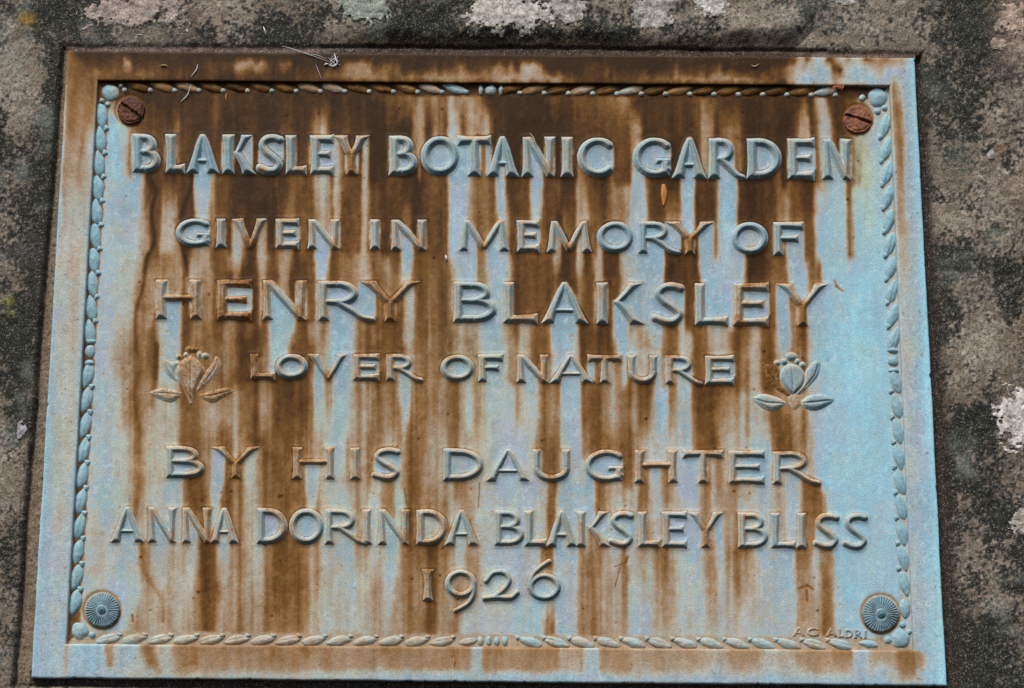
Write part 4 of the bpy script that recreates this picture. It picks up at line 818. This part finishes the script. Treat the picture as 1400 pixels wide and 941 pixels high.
# lichen crusts: thin, with ragged rims, following the stone
def interp_h(x, y):
    i = np.interp(x, ax_x, np.arange(len(ax_x))); j = np.interp(y, ax_y, np.arange(len(ax_y)))
    i0 = np.clip(i.astype(int), 0, len(ax_x) - 2); j0 = np.clip(j.astype(int), 0, len(ax_y) - 2); a = i - i0; b = j - j0
    return (h[j0, i0] * (1 - a) + h[j0, i0 + 1] * a) * (1 - b) + (h[j0 + 1, i0] * (1 - a) + h[j0 + 1, i0 + 1] * a) * b
for n_, (cx, cy, rx, ry, c, lb) in enumerate([
    (188, 14, 62, 34, (156, 142, 132), 'pinkish grey lichen patch near the upper left'), (505, 8, 44, 28, (142, 148, 136), 'grey-green lichen patch'),
    (692, 24, 62, 27, (176, 170, 162), 'largest pale grey lichen patch'), (772, 16, 26, 22, (160, 154, 146), None), (888, 18, 33, 26, (166, 160, 152), None),
    (972, 6, 25, 20, (176, 172, 168), None), (1392, 566, 30, 44, (196, 190, 184), 'bright white lichen patch at the right edge'), (1396, 712, 16, 26, (160, 152, 142), None),
    (1383, 30, 26, 26, (158, 136, 122), None), (1145, -2, 22, 12, (150, 148, 146), None), (1352, 215, 8, 8, (150, 146, 140), None), (30, 590, 9, 14, (140, 138, 146), None), (1362, 62, 12, 10, (150, 130, 118), None)]):
    X, Y = np.meshgrid(np.arange(cx - rx * 1.7, cx + rx * 1.7, 1.3), np.arange(cy - ry * 1.7, cy + ry * 1.7, 1.3))
    d = (1 - np.hypot((X - cx) / rx, (Y - cy) / ry)) + .5 * fbm(X, Y, 20, 20, 4, 500 + n_) + .55 * fbm(X, Y, 4.5, 4.5, 3, 520) - .05
    d2 = (yt_out(X) - Y); d = np.where((d2 < 20) & (cx < 1250) & (cx > 60), -1, d)
    hh_ = interp_h(X, Y) + np.clip(d * 7, -1.5, 1.3) + .5 * fbm(X, Y, 4, 4, 2, 540)
    C = lin(c) * (.88 + .6 * fbm(X, Y, 6, 6, 3, 545))[..., None] * np.where(d < .08, .8, 1)[..., None]
    k = d > -.02; kq = k[:-1, :-1] & k[1:, 1:] & k[1:, :-1] & k[:-1, 1:]
    if kq.sum() < 10: continue
    o = mesh_grid('lichen_patch', PH(X, Y, hh_), C, kq, M_LICH, wall)
    if lb: o['label'] = lb

# ------------------------------------------------------------------ small loose things
def tube(name, pts, r, mat, parent=None, hs_=None, seg=5):
    pts = catmull(pts, 4); n = len(pts); hs_ = np.interp(np.linspace(0, 1, n), np.linspace(0, 1, len(hs_)), hs_)
    c = P(pts[:, 0], pts[:, 1]); c[:, 1] = -hs_ * K
    tg = np.gradient(c, axis=0); tg /= np.linalg.norm(tg, axis=1)[:, None]
    n1 = np.cross(tg, [0, 1, 0]); n1 /= np.linalg.norm(n1, axis=1)[:, None]; n2 = np.cross(tg, n1)
    a = np.linspace(0, 2 * math.pi, seg, endpoint=False); rr = r * K * np.sin(np.linspace(.25, math.pi - .25, n))[:, None, None]
    V = c[:, None] + rr * (np.cos(a)[None, :, None] * n1[:, None] + np.sin(a)[None, :, None] * n2[:, None])
    return mesh_grid(name, V, None, None, mat, parent, closed_x=True)
M_SILK = flat_mat('silk', (.62, .60, .64), .4, .5); M_OR = flat_mat('orange_petal', (.42, .17, .035), .6); M_FIB = flat_mat('orange_fibre', (.6, .2, .06), .5); M_FIBP = flat_mat('straw', (.45, .33, .18), .6)
silk = empty('cobweb', None, 'torn white cobweb strands hanging over the upper edge of the plaque', 'cobweb')
for pts, r, hs_ in (([(386, 66), (400, 70), (424, 78), (452, 88)], .5, [9, 9, 8.5, 8.5]), ([(452, 88), (458, 84), (462, 90), (456, 94), (450, 90)], .9, [8.5, 10, 10, 9, 8.5]), ([(458, 76), (460, 84), (464, 88)], 1.1, [9, 10, 8.5]),
                    ([(361, 40), (363, 45), (365, 51)], 1.2, [9, 10, 9]), ([(449, 82), (456, 88), (462, 96)], .4, [8, 9.5, 8]), ([(463, 80), (456, 89), (449, 93)], .4, [8, 9.5, 8]), ([(452, 94), (459, 91), (466, 92)], .5, [8, 9, 8]), ([(457, 78), (453, 86), (455, 97)], .35, [8, 9.5, 8]), ([(424, 77), (434, 79), (448, 84)], .35, [9, 10, 9]),
                    ([(432, 90), (436, 100), (440, 111)], .35, [8, 8, 8.5]), ([(271, 91), (270, 98), (262, 108)], .8, [8, 8.2, 8]), ([(262, 117), (257, 130), (247, 140)], .8, [6, 2, 1.5]), ([(444, 92), (449, 90)], 1.6, [8.5, 9])):
    tube('strand', pts, r, M_SILK, silk, hs_)
tube('silk_wisp', [(609, 349), (610, 353), (610, 357)], 1.5, M_SILK, None, [1.5, 2.2, 1.5])
bpy.data.objects['silk_wisp']['label'] = 'tiny white silk wisp on brown bronze above the gap between third-line words'; bpy.data.objects['silk_wisp']['category'] = 'silk wisp'
# orange leaf fragment
t = np.linspace(0, 1, 12)[:, None]; s = np.linspace(-1, 1, 7)[None]
wdt = 5.0 * np.sin(np.pi * np.clip(t * .86 + .1, 0, 1)) ** .8 * (1 - .25 * t)
X = 907 + s * wdt + .8 * np.sin(t * 3) ; Y = 252.5 + t * 30
hh_ = 1.9 - 1.1 * s ** 2 + .6 * np.sin(t * 5) + 0 * s
o = mesh_grid('leaf_fragment', PH(X, Y, hh_), None, None, M_OR, None); o['label'] = 'small orange leaf fragment stuck below the top line of lettering'; o['category'] = 'leaf'
md = o.modifiers.new('thickness', 'SOLIDIFY'); md.thickness = K * .5
o = empty('plant_fibres', None, 'tuft of orange plant fibres caught on the border by the upper right screw', 'plant fibres')
rs = np.random.RandomState(3)
for k in range(9):
    x0 = 1138 + k * 1.7
    tube('fibre', [(x0 - 3, 124 + rs.uniform(-2, 2)), (x0, 121 + rs.uniform(-1, 1)), (x0 + rs.uniform(1, 5), 115 + rs.uniform(-2, 3))], .4, M_FIB, o, [5, 6.5, 5.5])
for nm, pts, mt, lb in (('straw_bit', [(219, 93), (226, 92), (231, 94)], M_FIBP, 'short straw bit on the upper frame near its left end'),
                        ('straw_bit', [(724, 183), (730, 192), (733, 203)], M_FIBP, 'golden straw bit lodged on the letter N of the top line'),
                        ('straw_bit', [(724 - 159, 330), (570, 336), (573, 340)], M_FIBP, 'golden straw bit below the letter N of the second line'),
                        ('straw_bit', [(905, 730), (905, 738), (906, 744)], M_FIBP, 'upright golden straw bit at the foot of the sixth line'),
                        ('straw_bit', [(620, 898), (621, 905), (621, 911)], M_FIB, 'orange speck of straw on the lower frame'),
                        ('straw_bit', [(310, 128), (309, 134), (310, 139)], M_FIB, 'orange bit hanging below the upper border'),
                        ('straw_bit', [(1026, 92), (1031, 94), (1037, 90)], M_FIBP, 'pale straw bit on the upper frame right of centre')):
    o = tube(nm, pts, .9, mt, None, [4.5, 6, 5] if 'letter' in lb else ([8, 8.6, 8] if 'frame' in lb else [1, 1.8, 1.2])); o['label'] = lb; o['category'] = 'straw'; o['group'] = 'bits of straw on the plaque'
